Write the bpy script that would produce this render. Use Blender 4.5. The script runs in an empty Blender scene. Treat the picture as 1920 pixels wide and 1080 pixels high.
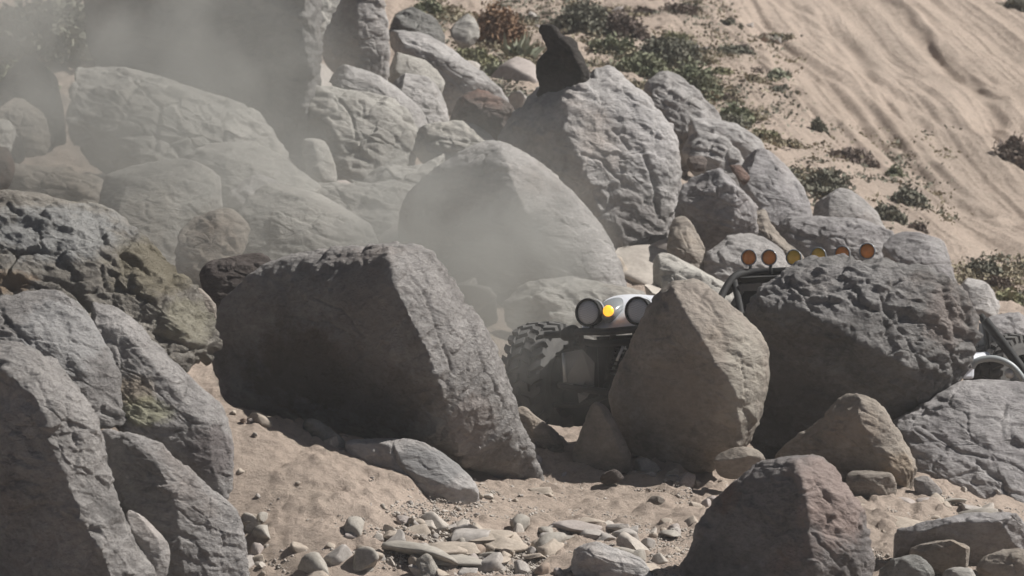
import bpy, math, random
import numpy as np
from mathutils import Vector, Matrix

# ------------------------------------------------------------------ camera, sky, sun, exposure
sc = bpy.context.scene
C = sc.collection
CAMZ = 20.0
FP = 10000.0                      # focal length in photo pixels (187.5 mm on a 36 mm sensor)
cd = bpy.data.cameras.new("Camera"); cam = bpy.data.objects.new("Camera", cd); C.objects.link(cam)
cam.location = (0, 0, CAMZ); cam.rotation_euler = (math.pi/2, 0, 0)
cd.lens = 187.5; cd.sensor_width = 36; cd.clip_start = 0.5; cd.clip_end = 2000
cd.dof.use_dof = True; cd.dof.focus_distance = 40.5; cd.dof.aperture_fstop = 4.2
sc.camera = cam

SUN = np.array([0.66, 0.02, 0.73]); SUN /= np.linalg.norm(SUN)
w = bpy.data.worlds.new("World"); sc.world = w; w.use_nodes = True
nt = w.node_tree; nt.nodes.clear()
sky = nt.nodes.new('ShaderNodeTexSky'); sky.sky_type = 'NISHITA'; sky.sun_disc = False
sky.sun_elevation = math.asin(SUN[2]); sky.sun_rotation = math.atan2(SUN[0], SUN[1])
sky.dust_density = 0.3; sky.air_density = 0.2; sky.altitude = 900
bg = nt.nodes.new('ShaderNodeBackground'); bg.inputs[1].default_value = 0.05
wo = nt.nodes.new('ShaderNodeOutputWorld')
nt.links.new(sky.outputs[0], bg.inputs[0]); nt.links.new(bg.outputs[0], wo.inputs[0])
sl = bpy.data.lights.new("Sun", 'SUN'); so = bpy.data.objects.new("Sun", sl); C.objects.link(so)
sl.energy = 5.0; sl.angle = math.radians(0.6); sl.color = (1.0, 0.975, 0.94)
so.rotation_euler = Vector(SUN).to_track_quat('Z', 'Y').to_euler(); so.location = (30, 0, 60)
sc.view_settings.view_transform = 'Standard'; sc.view_settings.look = 'None'
sc.view_settings.exposure = 0.5; sc.view_settings.gamma = 1.0
sc.cycles.volume_step_rate = 1.0; sc.cycles.volume_max_steps = 256
sc.cycles.volume_bounces = 1

rng = random.Random(7)
# ------------------------------------------------------------------ helpers
def P(u, v, D):
    return np.array([(u-960)*D/FP, D, CAMZ + (540-v)*D/FP])

def tag(o, label=None, cat=None, group=None, kind=None):
    if label: o['label'] = label
    if cat: o['category'] = cat
    if group: o['group'] = group
    if kind: o['kind'] = kind
    return o

def mesh_np(name, V, F4=None, F3=None, smooth=True):
    me = bpy.data.meshes.new(name)
    V = np.asarray(V, np.float32)
    nl = []; tot = []
    if F4 is not None and len(F4): nl.append(np.asarray(F4, np.int32).ravel()); tot.append(np.full(len(F4), 4, np.int32))
    if F3 is not None and len(F3): nl.append(np.asarray(F3, np.int32).ravel()); tot.append(np.full(len(F3), 3, np.int32))
    loops = np.concatenate(nl); tot = np.concatenate(tot)
    starts = np.concatenate([[0], np.cumsum(tot)[:-1]]).astype(np.int32)
    me.vertices.add(len(V)); me.vertices.foreach_set('co', V.ravel())
    me.loops.add(len(loops)); me.loops.foreach_set('vertex_index', loops)
    me.polygons.add(len(tot)); me.polygons.foreach_set('loop_start', starts); me.polygons.foreach_set('loop_total', tot)
    if smooth: me.polygons.foreach_set('use_smooth', np.ones(len(tot), bool))
    me.update(calc_edges=True); me.validate()
    return me

def link(name, me, mat=None, parent=None, loc=None):
    o = bpy.data.objects.new(name, me); C.objects.link(o)
    if mat is not None and me is not None: me.materials.append(mat)
    if loc is not None: o.location = [float(x) for x in loc]
    if parent is not None: o.parent = parent
    return o

# ---- numpy gradient noise and cells
_r = np.random.RandomState(11)
PERM = _r.permutation(512).astype(np.int64); PERM = np.concatenate([PERM, PERM, PERM])
GR = _r.normal(size=(512, 3)); GR /= np.linalg.norm(GR, axis=1)[:, None]
RV = _r.rand(512, 4)
def _h(i, j, k): return PERM[PERM[PERM[i & 511] + (j & 511)] + (k & 511)]
def pn(p):
    p = np.asarray(p, float); i = np.floor(p).astype(np.int64); f = p - i
    s = f*f*f*(f*(f*6-15)+10); out = 0
    for dx in (0, 1):
        for dy in (0, 1):
            for dz in (0, 1):
                g = GR[_h(i[:, 0]+dx, i[:, 1]+dy, i[:, 2]+dz) % 512]
                d = g[:, 0]*(f[:, 0]-dx)+g[:, 1]*(f[:, 1]-dy)+g[:, 2]*(f[:, 2]-dz)
                wx = s[:, 0] if dx else 1-s[:, 0]; wy = s[:, 1] if dy else 1-s[:, 1]; wz = s[:, 2] if dz else 1-s[:, 2]
                out = out + d*wx*wy*wz
    return out*1.6
def fbm(p, n=4, gain=0.5, ridged=False):
    a = 1.0; o = 0; t = 0
    for k in range(n):
        q = pn(p*(2.03**k)+k*17.3)
        if ridged: q = 1-2*np.abs(q)
        o = o+a*q; t += a; a *= gain
    return o/t
def cells(p):
    i = np.floor(p).astype(np.int64); f = p-i
    F1 = np.full(len(p), 9.0); F2 = np.full(len(p), 9.0); ID = np.zeros(len(p), np.int64); CX = np.zeros((len(p), 3))
    for dx in (-1, 0, 1):
        for dy in (-1, 0, 1):
            for dz in (-1, 0, 1):
                h = _h(i[:, 0]+dx, i[:, 1]+dy, i[:, 2]+dz) % 512
                c = RV[h, :3]+np.array([dx, dy, dz])-f
                d = np.sqrt((c**2).sum(1)); m = d < F1
                F2 = np.where(m, F1, np.minimum(F2, d)); CX[m] = c[m]; ID[m] = h[m]; F1 = np.where(m, d, F1)
    return F1, F2, ID, CX

# ------------------------------------------------------------------ materials
def nmat(name):
    m = bpy.data.materials.new(name); m.use_nodes = True
    n = m.node_tree; b = n.nodes['Principled BSDF']
    return m, n, b
def ramp(n, pos):
    r = n.nodes.new('ShaderNodeValToRGB'); e = r.color_ramp.elements
    while len(e) < len(pos): e.new(0.5)
    for k, (p, c) in enumerate(pos):
        e[k].position = p; e[k].color = (c[0], c[1], c[2], 1) if hasattr(c, '__len__') else (c, c, c, 1)
    return r
def coords(n, scale=(1, 1, 1), rot=(0, 0, 0), seed=True):
    tc = n.nodes.new('ShaderNodeTexCoord'); mp = n.nodes.new('ShaderNodeMapping')
    mp.inputs['Scale'].default_value = scale; mp.inputs['Rotation'].default_value = rot
    if seed:
        oi = n.nodes.new('ShaderNodeObjectInfo'); ad = n.nodes.new('ShaderNodeVectorMath'); ad.operation = 'MULTIPLY_ADD'
        cb = n.nodes.new('ShaderNodeCombineXYZ')
        for k in range(3): n.links.new(oi.outputs['Random'], cb.inputs[k])
        ad.inputs[1].default_value = (31, 17, 23)
        n.links.new(cb.outputs[0], ad.inputs[0]); n.links.new(tc.outputs['Object'], ad.inputs[2]); n.links.new(ad.outputs[0], mp.inputs[0])
    else: n.links.new(tc.outputs['Object'], mp.inputs[0])
    return mp
def noise(n, vec, scale, detail=6, rough=0.55, dist=0.0):
    t = n.nodes.new('ShaderNodeTexNoise'); t.inputs['Scale'].default_value = scale
    t.inputs['Detail'].default_value = detail; t.inputs['Roughness'].default_value = rough; t.inputs['Distortion'].default_value = dist
    n.links.new(vec.outputs[0], t.inputs['Vector']); return t
def mix(n, fac, a, b, mode='MIX'):
    m = n.nodes.new('ShaderNodeMix'); m.data_type = 'RGBA'; m.blend_type = mode
    for s, x in ((0, fac), (6, a), (7, b)):
        if hasattr(x, 'outputs'): n.links.new(x.outputs[0] if x.bl_idname != 'ShaderNodeMix' else x.outputs[2], m.inputs[s])
        elif hasattr(x, '__len__'): m.inputs[s].default_value = (x[0], x[1], x[2], 1)
        else: m.inputs[s].default_value = x
    return m
def fac_ramp(n, t, a, b, hi=1.0):
    r = ramp(n, [(a, 0), (b, hi)]); n.links.new(t.outputs[0], r.inputs[0]); return r
def bumps(n, b, lst):
    prev = None
    for t, strength, dist in lst:
        bp = n.nodes.new('ShaderNodeBump'); bp.inputs['Strength'].default_value = strength; bp.inputs['Distance'].default_value = dist
        n.links.new(t.outputs[0], bp.inputs['Height'])
        if prev: n.links.new(prev.outputs[0], bp.inputs['Normal'])
        prev = bp
    n.links.new(prev.outputs[0], b.inputs['Normal'])

def rock_mat(name, base, alt, stain, pale, rot=(0.3, 0.5, 0.2), stain_amt=0.5, pale_amt=0.4, bump=1.0, lay=2.2):
    m, n, b = nmat(name)
    v = coords(n); va = coords(n, (1, 1, lay), rot)
    t1 = noise(n, va, 1.6, 8, 0.6, 0.4); t2 = noise(n, v, 0.9, 6, 0.6); t3 = noise(n, va, 5.0, 10, 0.7, 0.3)
    t4 = noise(n, v, 22, 8, 0.75); t5 = noise(n, va, 11, 8, 0.65, 0.6); t6 = noise(n, v, 60, 4, 0.7)
    c = mix(n, fac_ramp(n, t1, 0.36, 0.66), base, alt)
    c = mix(n, fac_ramp(n, t2, 0.54, 0.74, stain_amt), c, stain)
    c = mix(n, fac_ramp(n, t3, 0.55, 0.75, pale_amt), c, pale)
    g = ramp(n, [(0.25, 0.62), (0.5, 1.0), (0.8, 1.22)]); n.links.new(t4.outputs[0], g.inputs[0])
    c = mix(n, 0.75, c, g, 'MULTIPLY')
    g2 = ramp(n, [(0.3, 0.72), (0.6, 1.1)]); n.links.new(t5.outputs[0], g2.inputs[0])
    c = mix(n, 0.6, c, g2, 'MULTIPLY')
    oi = n.nodes.new('ShaderNodeObjectInfo'); g3 = ramp(n, [(0, (.84, .83, .82)), (.5, (1.0, .985, .965)), (1, (1.1, 1.09, 1.08))]); n.links.new(oi.outputs['Random'], g3.inputs[0])
    c = mix(n, 1.0, c, g3, 'MULTIPLY')
    t7 = noise(n, v, 2.3, 5, 0.7); g4 = ramp(n, [(.34, .62), (.5, .98), (.66, 1.18)]); n.links.new(t7.outputs[0], g4.inputs[0]); c = mix(n, .8, c, g4, 'MULTIPLY')
    n.links.new(c.outputs[2], b.inputs['Base Color'])
    b.inputs['Roughness'].default_value = 0.92; b.inputs['Specular IOR Level'].default_value = 0.2
    bumps(n, b, [(t3, 0.8*bump, 0.10), (t5, 0.8*bump, 0.05), (t4, 0.7*bump, 0.025), (t6, 0.5*bump, 0.008)])
    return m
M = {}
M['grey'] = rock_mat('grey_granite', (0.401, 0.384, 0.372), (0.330, 0.313, 0.301), (0.307, 0.236, 0.189), (0.425, 0.401, 0.378), bump=.7)
M['mauve'] = rock_mat('purplish_grey_rock', (.295, .28, .28), (.355, .34, .335), (.24, .20, .175), (.42, .40, .385), rot=(0.2, 1.0, 0.1), bump=.8)
M['dark'] = rock_mat('dark_grey_rock', (.285, .275, .265), (.215, .205, .198), (.25, .185, .145), (.33, .31, .295), rot=(0.2, 1.0, 0.1), stain_amt=.6, bump=1.2)
M['black_rock'] = rock_mat('near_black_rock', (.075, .065, .06), (.06, .055, .05), (.10, .07, .055), (.13, .12, .11))  # near-black base colour, used for the pinnacle alone
M['slab'] = rock_mat('slab_rock', (.385, .365, .352), (.325, .308, .295), (.27, .20, .16), (.40, .375, .355), rot=(0.2, 1.0, 0.1), stain_amt=.6, bump=1.2)
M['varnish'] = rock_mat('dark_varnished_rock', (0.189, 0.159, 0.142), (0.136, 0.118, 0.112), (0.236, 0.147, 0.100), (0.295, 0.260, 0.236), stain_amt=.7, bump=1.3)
M['tan'] = rock_mat('tan_granite', (0.294, 0.258, 0.219), (0.241, 0.214, 0.187), (0.267, 0.196, 0.134), (0.375, 0.343, 0.303), bump=.6)
M['pale'] = rock_mat('pale_dusty_granite', (0.376, 0.362, 0.332), (0.307, 0.292, 0.268), (0.318, 0.277, 0.218), (0.456, 0.441, 0.417), stain_amt=.4, bump=.5)
M['lichen'] = rock_mat('lichen_grey_rock', (.285, .28, .265), (.21, .208, .195), (.27, .26, .19), (.40, .395, .37), stain_amt=.5)
M['crust'] = rock_mat('crusty_weathered_rock', (0.401, 0.372, 0.330), (0.283, 0.260, 0.230), (0.354, 0.319, 0.201), (0.566, 0.543, 0.507), pale_amt=.7, bump=1.8)
M['rust'] = rock_mat('rust_stained_rock', (.25, .232, .225), (.20, .182, .175), (.36, .225, .175), (.36, .33, .31), stain_amt=.75)
M['red'] = rock_mat('reddish_rock', (0.201, 0.165, 0.147), (0.165, 0.142, 0.130), (0.389, 0.201, 0.142), (0.354, 0.307, 0.283), stain_amt=.8)

def sand_mat():
    m, n, b = nmat('sandy_ground')
    v = coords(n, seed=False); 
    vs = coords(n, (1.0, 0.12, 0.3), (0, 0, math.radians(-32)), seed=False)
    t1 = noise(n, v, 0.35, 8, 0.6); t2 = noise(n, v, 2.4, 10, 0.7); t3 = noise(n, v, 14, 10, 0.75); t4 = noise(n, v, 45, 6, 0.8)
    ts = noise(n, vs, 0.9, 8, 0.6, 0.5)
    c = mix(n, fac_ramp(n, t1, 0.38, 0.66), (.53, .43, .355), (.475, .385, .315))
    c = mix(n, fac_ramp(n, t2, 0.52, 0.72, .55), c, (.39, .325, .265))
    c = mix(n, fac_ramp(n, ts, 0.50, 0.68, .5), c, (.41, .34, .285))
    g = ramp(n, [(0.28, 0.55), (0.5, 1.0), (0.75, 1.2)]); n.links.new(t3.outputs[0], g.inputs[0])
    c = mix(n, 0.7, c, g, 'MULTIPLY')
    n.links.new(c.outputs[2], b.inputs['Base Color'])
    b.inputs['Roughness'].default_value = 0.97; b.inputs['Specular IOR Level'].default_value = 0.1
    bumps(n, b, [(t2, 0.8, 0.14), (t3, 1.0, 0.05), (t4, 0.7, 0.014)])
    return m
M['sand'] = sand_mat()

def leaf_mat(name, a, bcol):
    m, n, b = nmat(name)
    v = coords(n); t = noise(n, v, 5, 3)
    c = mix(n, fac_ramp(n, t, .35, .65), a, bcol)
    n.links.new(c.outputs[2], b.inputs['Base Color']); b.inputs['Roughness'].default_value = .8
    b.inputs['Specular IOR Level'].default_value = .2
    return m
M['leaf_green'] = leaf_mat('green_leaves', (.15, .165, .10), (.23, .23, .155)) #'green_leaves', (0.145, 0.170, 0.076), (0.255, 0.272, 0.145))
M['leaf_straw'] = leaf_mat('straw', (.30, .26, .18), (.22, .19, .13))
M['leaf_dark'] = leaf_mat('dark_olive_leaves', (.14, .14, .105), (.21, .20, .155)) #'dark_olive_leaves', (0.119, 0.128, 0.076), (0.204, 0.204, 0.128))
M['leaf_pale'] = leaf_mat('pale_green_leaves', (.23, .245, .175), (.31, .315, .23))
M['leaf_brown'] = leaf_mat('dry_brown_leaves', (.20, .12, .075), (.28, .18, .11))
M['leaf_purple'] = leaf_mat('purple_brown_scrub', (.15, .115, .10), (.20, .16, .13))
M['leaf_yellow'] = leaf_mat('yellow_green_leaves', (.25, .235, .13), (.20, .20, .12))
M['stem'] = leaf_mat('woody_stem', (.14, .10, .07), (.20, .15, .11))

def plain(name, col, rough=.5, metal=0.0, dust=0.35, dustcol=(.34, .31, .27), spec=.5, emit=None):
    m, n, b = nmat(name)
    v = coords(n); t = noise(n, v, 9, 8, .7); c = mix(n, fac_ramp(n, t, .38, .75, dust), col, dustcol)
    n.links.new(c.outputs[2], b.inputs['Base Color'])
    b.inputs['Metallic'].default_value = metal; b.inputs['Roughness'].default_value = rough
    b.inputs['Specular IOR Level'].default_value = spec
    t2 = noise(n, v, 40, 4); bumps(n, b, [(t2, .25, .004)])
    if emit: b.inputs['Emission Color'].default_value = (*emit[0], 1); b.inputs['Emission Strength'].default_value = emit[1]
    return m
M['black'] = plain('black_powder_coat', (.02, .02, .02), .7, dust=.2, dustcol=(.10,.09,.08), spec=.25)
M['rubber'] = plain('dusty_tyre_rubber', (.075, .072, .068), .9, dust=.6, dustcol=(.14, .132, .12))
M['white'] = plain('white_bodywork', (.70, .72, .76), .4, dust=.45, dustcol=(.42, .39, .35))
M['steel'] = plain('brushed_steel', (.42, .42, .42), .4, .6, dust=.3)
M['alu'] = plain('dull_grey_panel', (.13, .13, .13), .5, .2, dust=.4, dustcol=(.22, .21, .2))
M['chrome'] = plain('chrome_housing', (.6, .6, .6), .2, .9, dust=.2)
M['greytube'] = plain('grey_tube_paint', (.26, .28, .28), .4, dust=.2)
M['orange'] = plain('orange_lens', (.85, .27, .04), .3, dust=.4, dustcol=(.40, .20, .06))
M['amber'] = plain('amber_lens', (.85, .50, .05), .3, dust=.4, dustcol=(.42, .28, .09))
M['glow'] = plain('lit_amber_lens', (.9, .42, .02), .3, dust=0.0, emit=((1.0, .45, .04), 1.0))
M['smoke'] = plain('grey_lens_surround', (.22, .24, .25), .25, dust=.3)
def grille_mat():
    m, n, b = nmat('dark_lamp_mesh')
    v = coords(n, seed=False); ch = n.nodes.new('ShaderNodeTexChecker'); ch.inputs['Scale'].default_value = 110
    n.links.new(v.outputs[0], ch.inputs['Vector'])
    ch.inputs[1].default_value = (.36, .36, .36, 1); ch.inputs[2].default_value = (.52, .52, .52, 1)
    n.links.new(ch.outputs[0], b.inputs['Base Color']); b.inputs['Roughness'].default_value = .4
    return m
M['grille'] = grille_mat()

# ------------------------------------------------------------------ terrain
TP = [  # photo column, photo row, metres from the camera
 (-300,1260,36.3),(300,1260,36.3),(900,1150,36.8),(1500,1140,37),(2200,1150,37),
 (430,768,39.35),(445,820,40.4),(440,930,38.4),(590,812,39.5),(600,1000,37.9),(700,840,39.75),(860,890,40),(1010,925,40),(900,1000,38.5),(1000,800,41.6),(1100,862,41),(1150,950,39.6),(1300,892,41),
 (1200,1040,38),(1500,905,41),(1620,915,40.9),(1720,912,41),(1900,965,40.8),(1720,985,40),(1850,1100,38.5),(1650,1080,38),(330,1120,37.6),(-200,900,39),
 (0,760,42),(1000,850,43.6),(1300,830,44),(1600,790,44.5),(1950,760,45),(700,700,43.5),(300,650,43.5),(2200,900,43),
 (300,470,48),(-200,420,48),(700,470,48),(960,570,48),(1300,560,48.5),(1650,560,49),(2000,640,50),
 (1840,560,54),(1700,470,55),(1500,400,56),(1380,290,58),(1200,210,60),(900,200,59),(650,300,55),(300,330,53),(-100,330,53),
 (1000,110,63),(1300,90,65),(1600,300,61),(1900,420,60),(1600,100,68),(1920,200,66),(1900,0,74),(1400,0,69),(1000,0,67),(750,20,64),(300,100,60),(-200,100,60),
 (300,-200,66),(960,-300,76),(1900,-300,84),(2500,200,68),(2500,-300,86),(2500,600,54)]
_tp = np.array([P(t[0], t[1]+(28 if 47 < t[2] < 56 and t[0] < 1700 else 0), t[2]) for t in TP]); _txy = _tp[:, :2]/10.0
def _U(r2): return np.where(r2 > 0, 0.5*r2*np.log(np.maximum(r2, 1e-12)), 0)
def _fit():
    n = len(_txy); d = ((_txy[:, None]-_txy[None])**2).sum(2); K = _U(d)+np.eye(n)*1e-4
    Q = np.hstack([np.ones((n, 1)), _txy]); A = np.zeros((n+3, n+3)); A[:n, :n] = K; A[:n, n:] = Q; A[n:, :n] = Q.T
    return np.linalg.solve(A, np.concatenate([_tp[:, 2], np.zeros(3)]))
_W = _fit()
def terr(x, y):
    x = np.asarray(x, float); y = np.asarray(y, float)
    q = np.stack([np.clip(x, -9, 12), np.clip(y, 35, 84)], -1).reshape(-1, 2)/10.0
    out = np.zeros(len(q))
    for s in range(0, len(q), 60000):
        d = ((q[s:s+60000, None]-_txy[None])**2).sum(2)
        out[s:s+60000] = _U(d)@_W[:len(_txy)]+_W[-3]+q[s:s+60000]@_W[-2:]
    out = out.reshape(x.shape)
    return out + 0.32*(y-np.clip(y, 35, 84)) + 0.02*(x-np.clip(x, -9, 12))
def ground_D(u, v, d0=45, d1=95):
    D = np.linspace(d0, d1, 800); z = CAMZ+(540-v)*D/FP; t = terr((u-960)*D/FP, D)
    k = np.argmax(t > z); return D[k] if t[k] > z[k] else d1

def at_g(u, v):
    D = ground_D(u, v, 50, 95); return (u-960)*D/FP, D
def build_ground():
    def axis(segs):
        a = []
        for s, e, st in segs: a.append(np.arange(s, e, st))
        return np.concatenate(a)
    xs = axis([(-150, -30, 10), (-30, -9, 1.5), (-9, -5, .15), (-5, 7.2, .028), (7.2, 12, .15), (12, 30, 1.5), (30, 151, 10)])
    ys = axis([(-60, 30, 8), (30, 36, .4), (36, 42.5, .028), (42.5, 52, .10), (52, 80, .055), (80, 90, .4), (90, 260, 8)])
    X, Y = np.meshgrid(xs, ys); Z = terr(X, Y)
    p = np.stack([X.ravel(), Y.ravel(), np.zeros(X.size)], -1)
    near = np.clip((44-Y)/3, 0, 1).ravel(); far = 1-near
    n1 = fbm(p*0.9, 5); n2 = fbm(p*np.array([3.2, 3.2, 1])+7, 5, .6)
    F1, F2, ID, CX = cells(p*6.0+3.1)
    rad = 0.18+0.3*RV[ID, 3]
    peb = np.maximum(0, 1-(F1/rad)**2)*(RV[ID, 0] > .55)
    # tyre ruts and erosion gullies running down the far sand slope
    ga = np.array(at_g(1400, 60)); gb = np.array(at_g(1820, 440)); a = math.atan2(-(gb-ga)[0], (gb-ga)[1]); print('HILL ANGLE', math.degrees(a)); s = p[:, 0]*math.cos(a)+p[:, 1]*math.sin(a); t = -p[:, 0]*math.sin(a)+p[:, 1]*math.cos(a)
    q = np.stack([s*1.1, t*0.05, np.zeros_like(s)], -1); q = q+0.35*np.stack([pn(p*0.12), np.zeros_like(s), np.zeros_like(s)], -1)
    gul = fbm(q, 4, .55, True); fine = fbm(q*np.array([3.7, 2.0, 1])+9, 3, .6)
    sandy = np.clip((p[:, 0]-(1.5+(66-p[:, 1])*.18))/1.2, 0, 1)*np.clip((p[:, 1]-54)/3, 0, 1)
    XF = p[:, 0]; YF = p[:, 1]; cut = np.zeros(len(p))
    for wd, dp, line in ((.16,.20,[(1560,0),(1600,45),(1650,100),(1690,150)]),(.16,.28,[(1640,0),(1700,55),(1740,90),(1790,130),(1830,200),(1850,255)]),(.14,.22,[(1560,60),(1610,120),(1650,170),(1720,215),(1800,260)]),
                         (.2,.25,[(1470,90),(1560,180),(1660,270),(1760,370),(1860,470),(1940,540)]),(.15,.18,[(1400,30),(1500,150),(1600,240),(1700,340)]),(.22,.25,[(1750,0),(1830,60),(1940,140)]),(.2,.2,[(1640,190),(1740,260),(1840,360),(1930,430)]),(.3,.35,[(1860,240),(1890,270),(1940,310)])) + tuple((.07, .085, [(a_+o_, b_) for a_, b_ in ln_]) for ln_ in ([(1300,0),(1420,60),(1530,150),(1620,240),(1720,330),(1840,420),(1960,500)],[(1430,0),(1540,70),(1640,170),(1730,290),(1850,390),(1960,470)],[(1660,0),(1760,90),(1850,190),(1960,290)],[(1350,30),(1450,150),(1560,230),(1700,300),(1860,360),(1960,390)]) for o_ in (0, 26)):
        g = [at_g(*q_) for q_ in line]; dm = np.full(len(p), 99.)
        for A_, B2 in zip(g[:-1], g[1:]):
            ab = np.array(B2)-np.array(A_); wob = .25*pn(p*.8+5); X_ = XF+wob-A_[0]; Y_ = YF-A_[1]; t2 = np.clip((X_*ab[0]+Y_*ab[1])/(ab@ab), 0, 1)
            dm = np.minimum(dm, np.hypot(X_-t2*ab[0], (Y_-t2*ab[1])*.6))
        cut += -.3*dp*np.exp(-(dm/wd)**2)+.12*dp*np.exp(-((dm-2.2*wd)/wd)**2)
    K1, K2, KI, KX = cells(p*np.array([1.6, 2.4, 1])+.35*np.stack([n1, n2, n1], -1)+1.7); ledge = np.clip((K2-K1)*7, 0, 1)*((RV[KI, 3]-.5)*.9+(KX[:, :2]*(RV[KI, :2]-.5)).sum(1)*.9)*np.clip(fbm(p*.7+4, 2)*3+.55, 0, 1)
    K1, K2, KI, KX = cells(p*np.array([8, 11, 1])+.5*np.stack([n2, n1, n2], -1)+8.7); clod = np.clip((K2-K1)*5, 0, 1)*np.maximum(RV[KI, 3]-.45, 0)
    dz = cut+near*(0.15*ledge+.07*clod*np.clip(n1*3+.7, 0, 1))+near*(0.055*n1+0.05*n2+0.035*peb)+far*(1-sandy)*(0.22*n1+0.10*n2)+sandy*(0.075*gul+0.06*fine+0.02*n2+.03*fbm(q*np.array([9., 1.5, 1])+3, 3, .6, True))
    Z = Z+dz.reshape(X.shape)
    ny, nx = X.shape; idx = np.arange(ny*nx).reshape(ny, nx)
    F = np.stack([idx[:-1, :-1], idx[:-1, 1:], idx[1:, 1:], idx[1:, :-1]], -1).reshape(-1, 4)
    me = mesh_np('ground', np.stack([X.ravel(), Y.ravel(), Z.ravel()], -1), F)
    o = link('ground', me, M['sand']); tag(o, 'sandy rubble strewn ground and rutted hillside', kind='structure')
build_ground()

# ------------------------------------------------------------------ rock builder
def chaikin(P2, n=1):
    for _ in range(n):
        A = P2; B = np.roll(P2, -1, 0)
        P2 = np.empty((2*len(A), 2)); P2[0::2] = .8*A+.2*B; P2[1::2] = .2*A+.8*B
    return P2
def relax(q, fixed, inside, s, it):
    for _ in range(it):
        m = 0.25*(q[:-2, 1:-1]+q[2:, 1:-1]+q[1:-1, :-2]+q[1:-1, 2:]+s)
        q[1:-1, 1:-1] = np.where(inside[1:-1, 1:-1] & ~fixed[1:-1, 1:-1], m, q[1:-1, 1:-1])
    return q
def poly_mask(poly, X, Y):
    ins = np.zeros(X.shape, bool); n = len(poly); j = n-1
    for i in range(n):
        xi, yi = poly[i]; xj, yj = poly[j]
        if yi != yj:
            ins ^= ((yi > Y) != (yj > Y)) & (X < (xj-xi)*(Y-yi)/(yj-yi)+xi)
        j = i
    return ins
ROCKS = {}
def rock(name, mat, D, outline, label, ridge=(), puff=.55, tilt=(0, 0), n=1.0, step=1.0, cracks=(), centre=None, back=.85,
         group=None, cat='boulder', res=1.0, layer=(0.3, 0.5, 2.5), cscale=1.0, detail=1.0, parent=None, facets=None, exact=False):
    if facets is None: facets = (12 if cat == 'rock' else 5) if ridge and D < 42 else 17
    if D > 45 and step == 1.0: step = 1.35
    if D > 45 and tilt == (0, 0): tilt = (-.25, -.5)
    if D > 45 and not exact:
        o_ = np.array(outline, float); m0 = o_.mean(0); g_ = 1.16 if np.ptp(o_[:, 0]) < 290 else 1.0; o_ = m0+(o_-m0)*g_; vm = o_[:, 1].min(); hv = np.ptp(o_[:, 1]); o_[:, 1] += np.clip((o_[:, 1]-vm-hv*.55)/(hv*.45), 0, 1)*min(hv*.25, 35); outline = o_
    k = D/FP
    O = chaikin(np.array(outline, float), 2)
    c0 = np.array(centre, float) if centre else O.mean(0)
    O2 = (O-c0)*k; O2[:, 1] *= -1                                   # metres, x right, y up
    area = .5*abs((O2[:, 0]*np.roll(O2[:, 1], -1)-O2[:, 1]*np.roll(O2[:, 0], -1)).sum()); R = math.sqrt(area/math.pi)
    # --- height field of the front: membrane over the outline pinned along the ridges
    lo = O2.min(0); hi = O2.max(0); L = (hi-lo).max()*1.06; mid = (lo+hi)/2
    def cvt(pt): return np.array([(pt[0]-c0[0])*k, -(pt[1]-c0[1])*k])
    q = None
    for G, it in ((24, 160), (48, 120), (96, 90)):
        ax = np.linspace(-L/2, L/2, G+1); X, Y = np.meshgrid(ax+mid[0], ax+mid[1]); ins = poly_mask(O2, X, Y)
        if q is None: q = np.zeros((G+1, G+1))
        else:
            g0 = q.shape[0]-1; t = np.linspace(0, g0, G+1); i0 = np.minimum(t.astype(int), g0-1); f = t-i0
            r = q[i0]*(1-f)[:, None]+q[i0+1]*f[:, None]; q = r[:, i0]*(1-f)[None]+r[:, i0+1]*f[None]
        q[~ins] = 0; fx = np.zeros_like(ins); step_ = L/G
        for line in ridge:
            for a, b in zip(line[:-1], line[1:]):
                pa = cvt(a); pb = cvt(b); m = int(np.hypot(*(pb-pa))/step_*2)+2
                for t in np.linspace(0, 1, m):
                    pp = pa*(1-t)+pb*t; hh = (a[2]*(1-t)+b[2]*t)*R
                    ix = int(round((pp[0]-mid[0]+L/2)/step_)); iy = int(round((pp[1]-mid[1]+L/2)/step_))
                    if 0 < ix < G and 0 < iy < G and ins[iy, ix]: q[iy, ix] = hh*hh; fx[iy, ix] = True
        q = relax(q, fx, ins, 4*puff*puff*step_*step_, it)
    G = q.shape[0]-1
    def samp(x, y):
        gx = np.clip((x-mid[0]+L/2)/L*G, 0, G-1e-6); gy = np.clip((y-mid[1]+L/2)/L*G, 0, G-1e-6)
        ix = gx.astype(int); iy = gy.astype(int); fx_ = gx-ix; fy = gy-iy
        return (q[iy, ix]*(1-fx_)+q[iy, ix+1]*fx_)*(1-fy)+(q[iy+1, ix]*(1-fx_)+q[iy+1, ix+1]*fx_)*fy
    # --- spokes and rings
    per = np.hypot(*(np.roll(O2, -1, 0)-O2).T); plen = per.sum()
    px = max(plen/k, 10); Mn = int(np.clip(px/3.4*res, 36, 620)); Kn = int(np.clip(Mn/4.2, 12, 150))
    cum = np.concatenate([[0], np.cumsum(per)]); OO = np.vstack([O2, O2[:1]])
    ss = np.linspace(0, plen, Mn, endpoint=False); B = np.stack([np.interp(ss, cum, OO[:, 0]), np.interp(ss, cum, OO[:, 1])], -1)
    tk = np.sin(np.linspace(0, math.pi/2, Kn+1))[1:]; tk = .55*tk+.45*np.linspace(0, 1, Kn+1)[1:]
    XY = tk[:, None, None]*B[None]
    sc_ = np.minimum(tk, .92)
    Q = samp(sc_[:, None]*B[None, :, 0], sc_[:, None]*B[None, :, 1])
    Q = Q*np.where(tk > .92, (1-tk)/.08, 1)[:, None]
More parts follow.
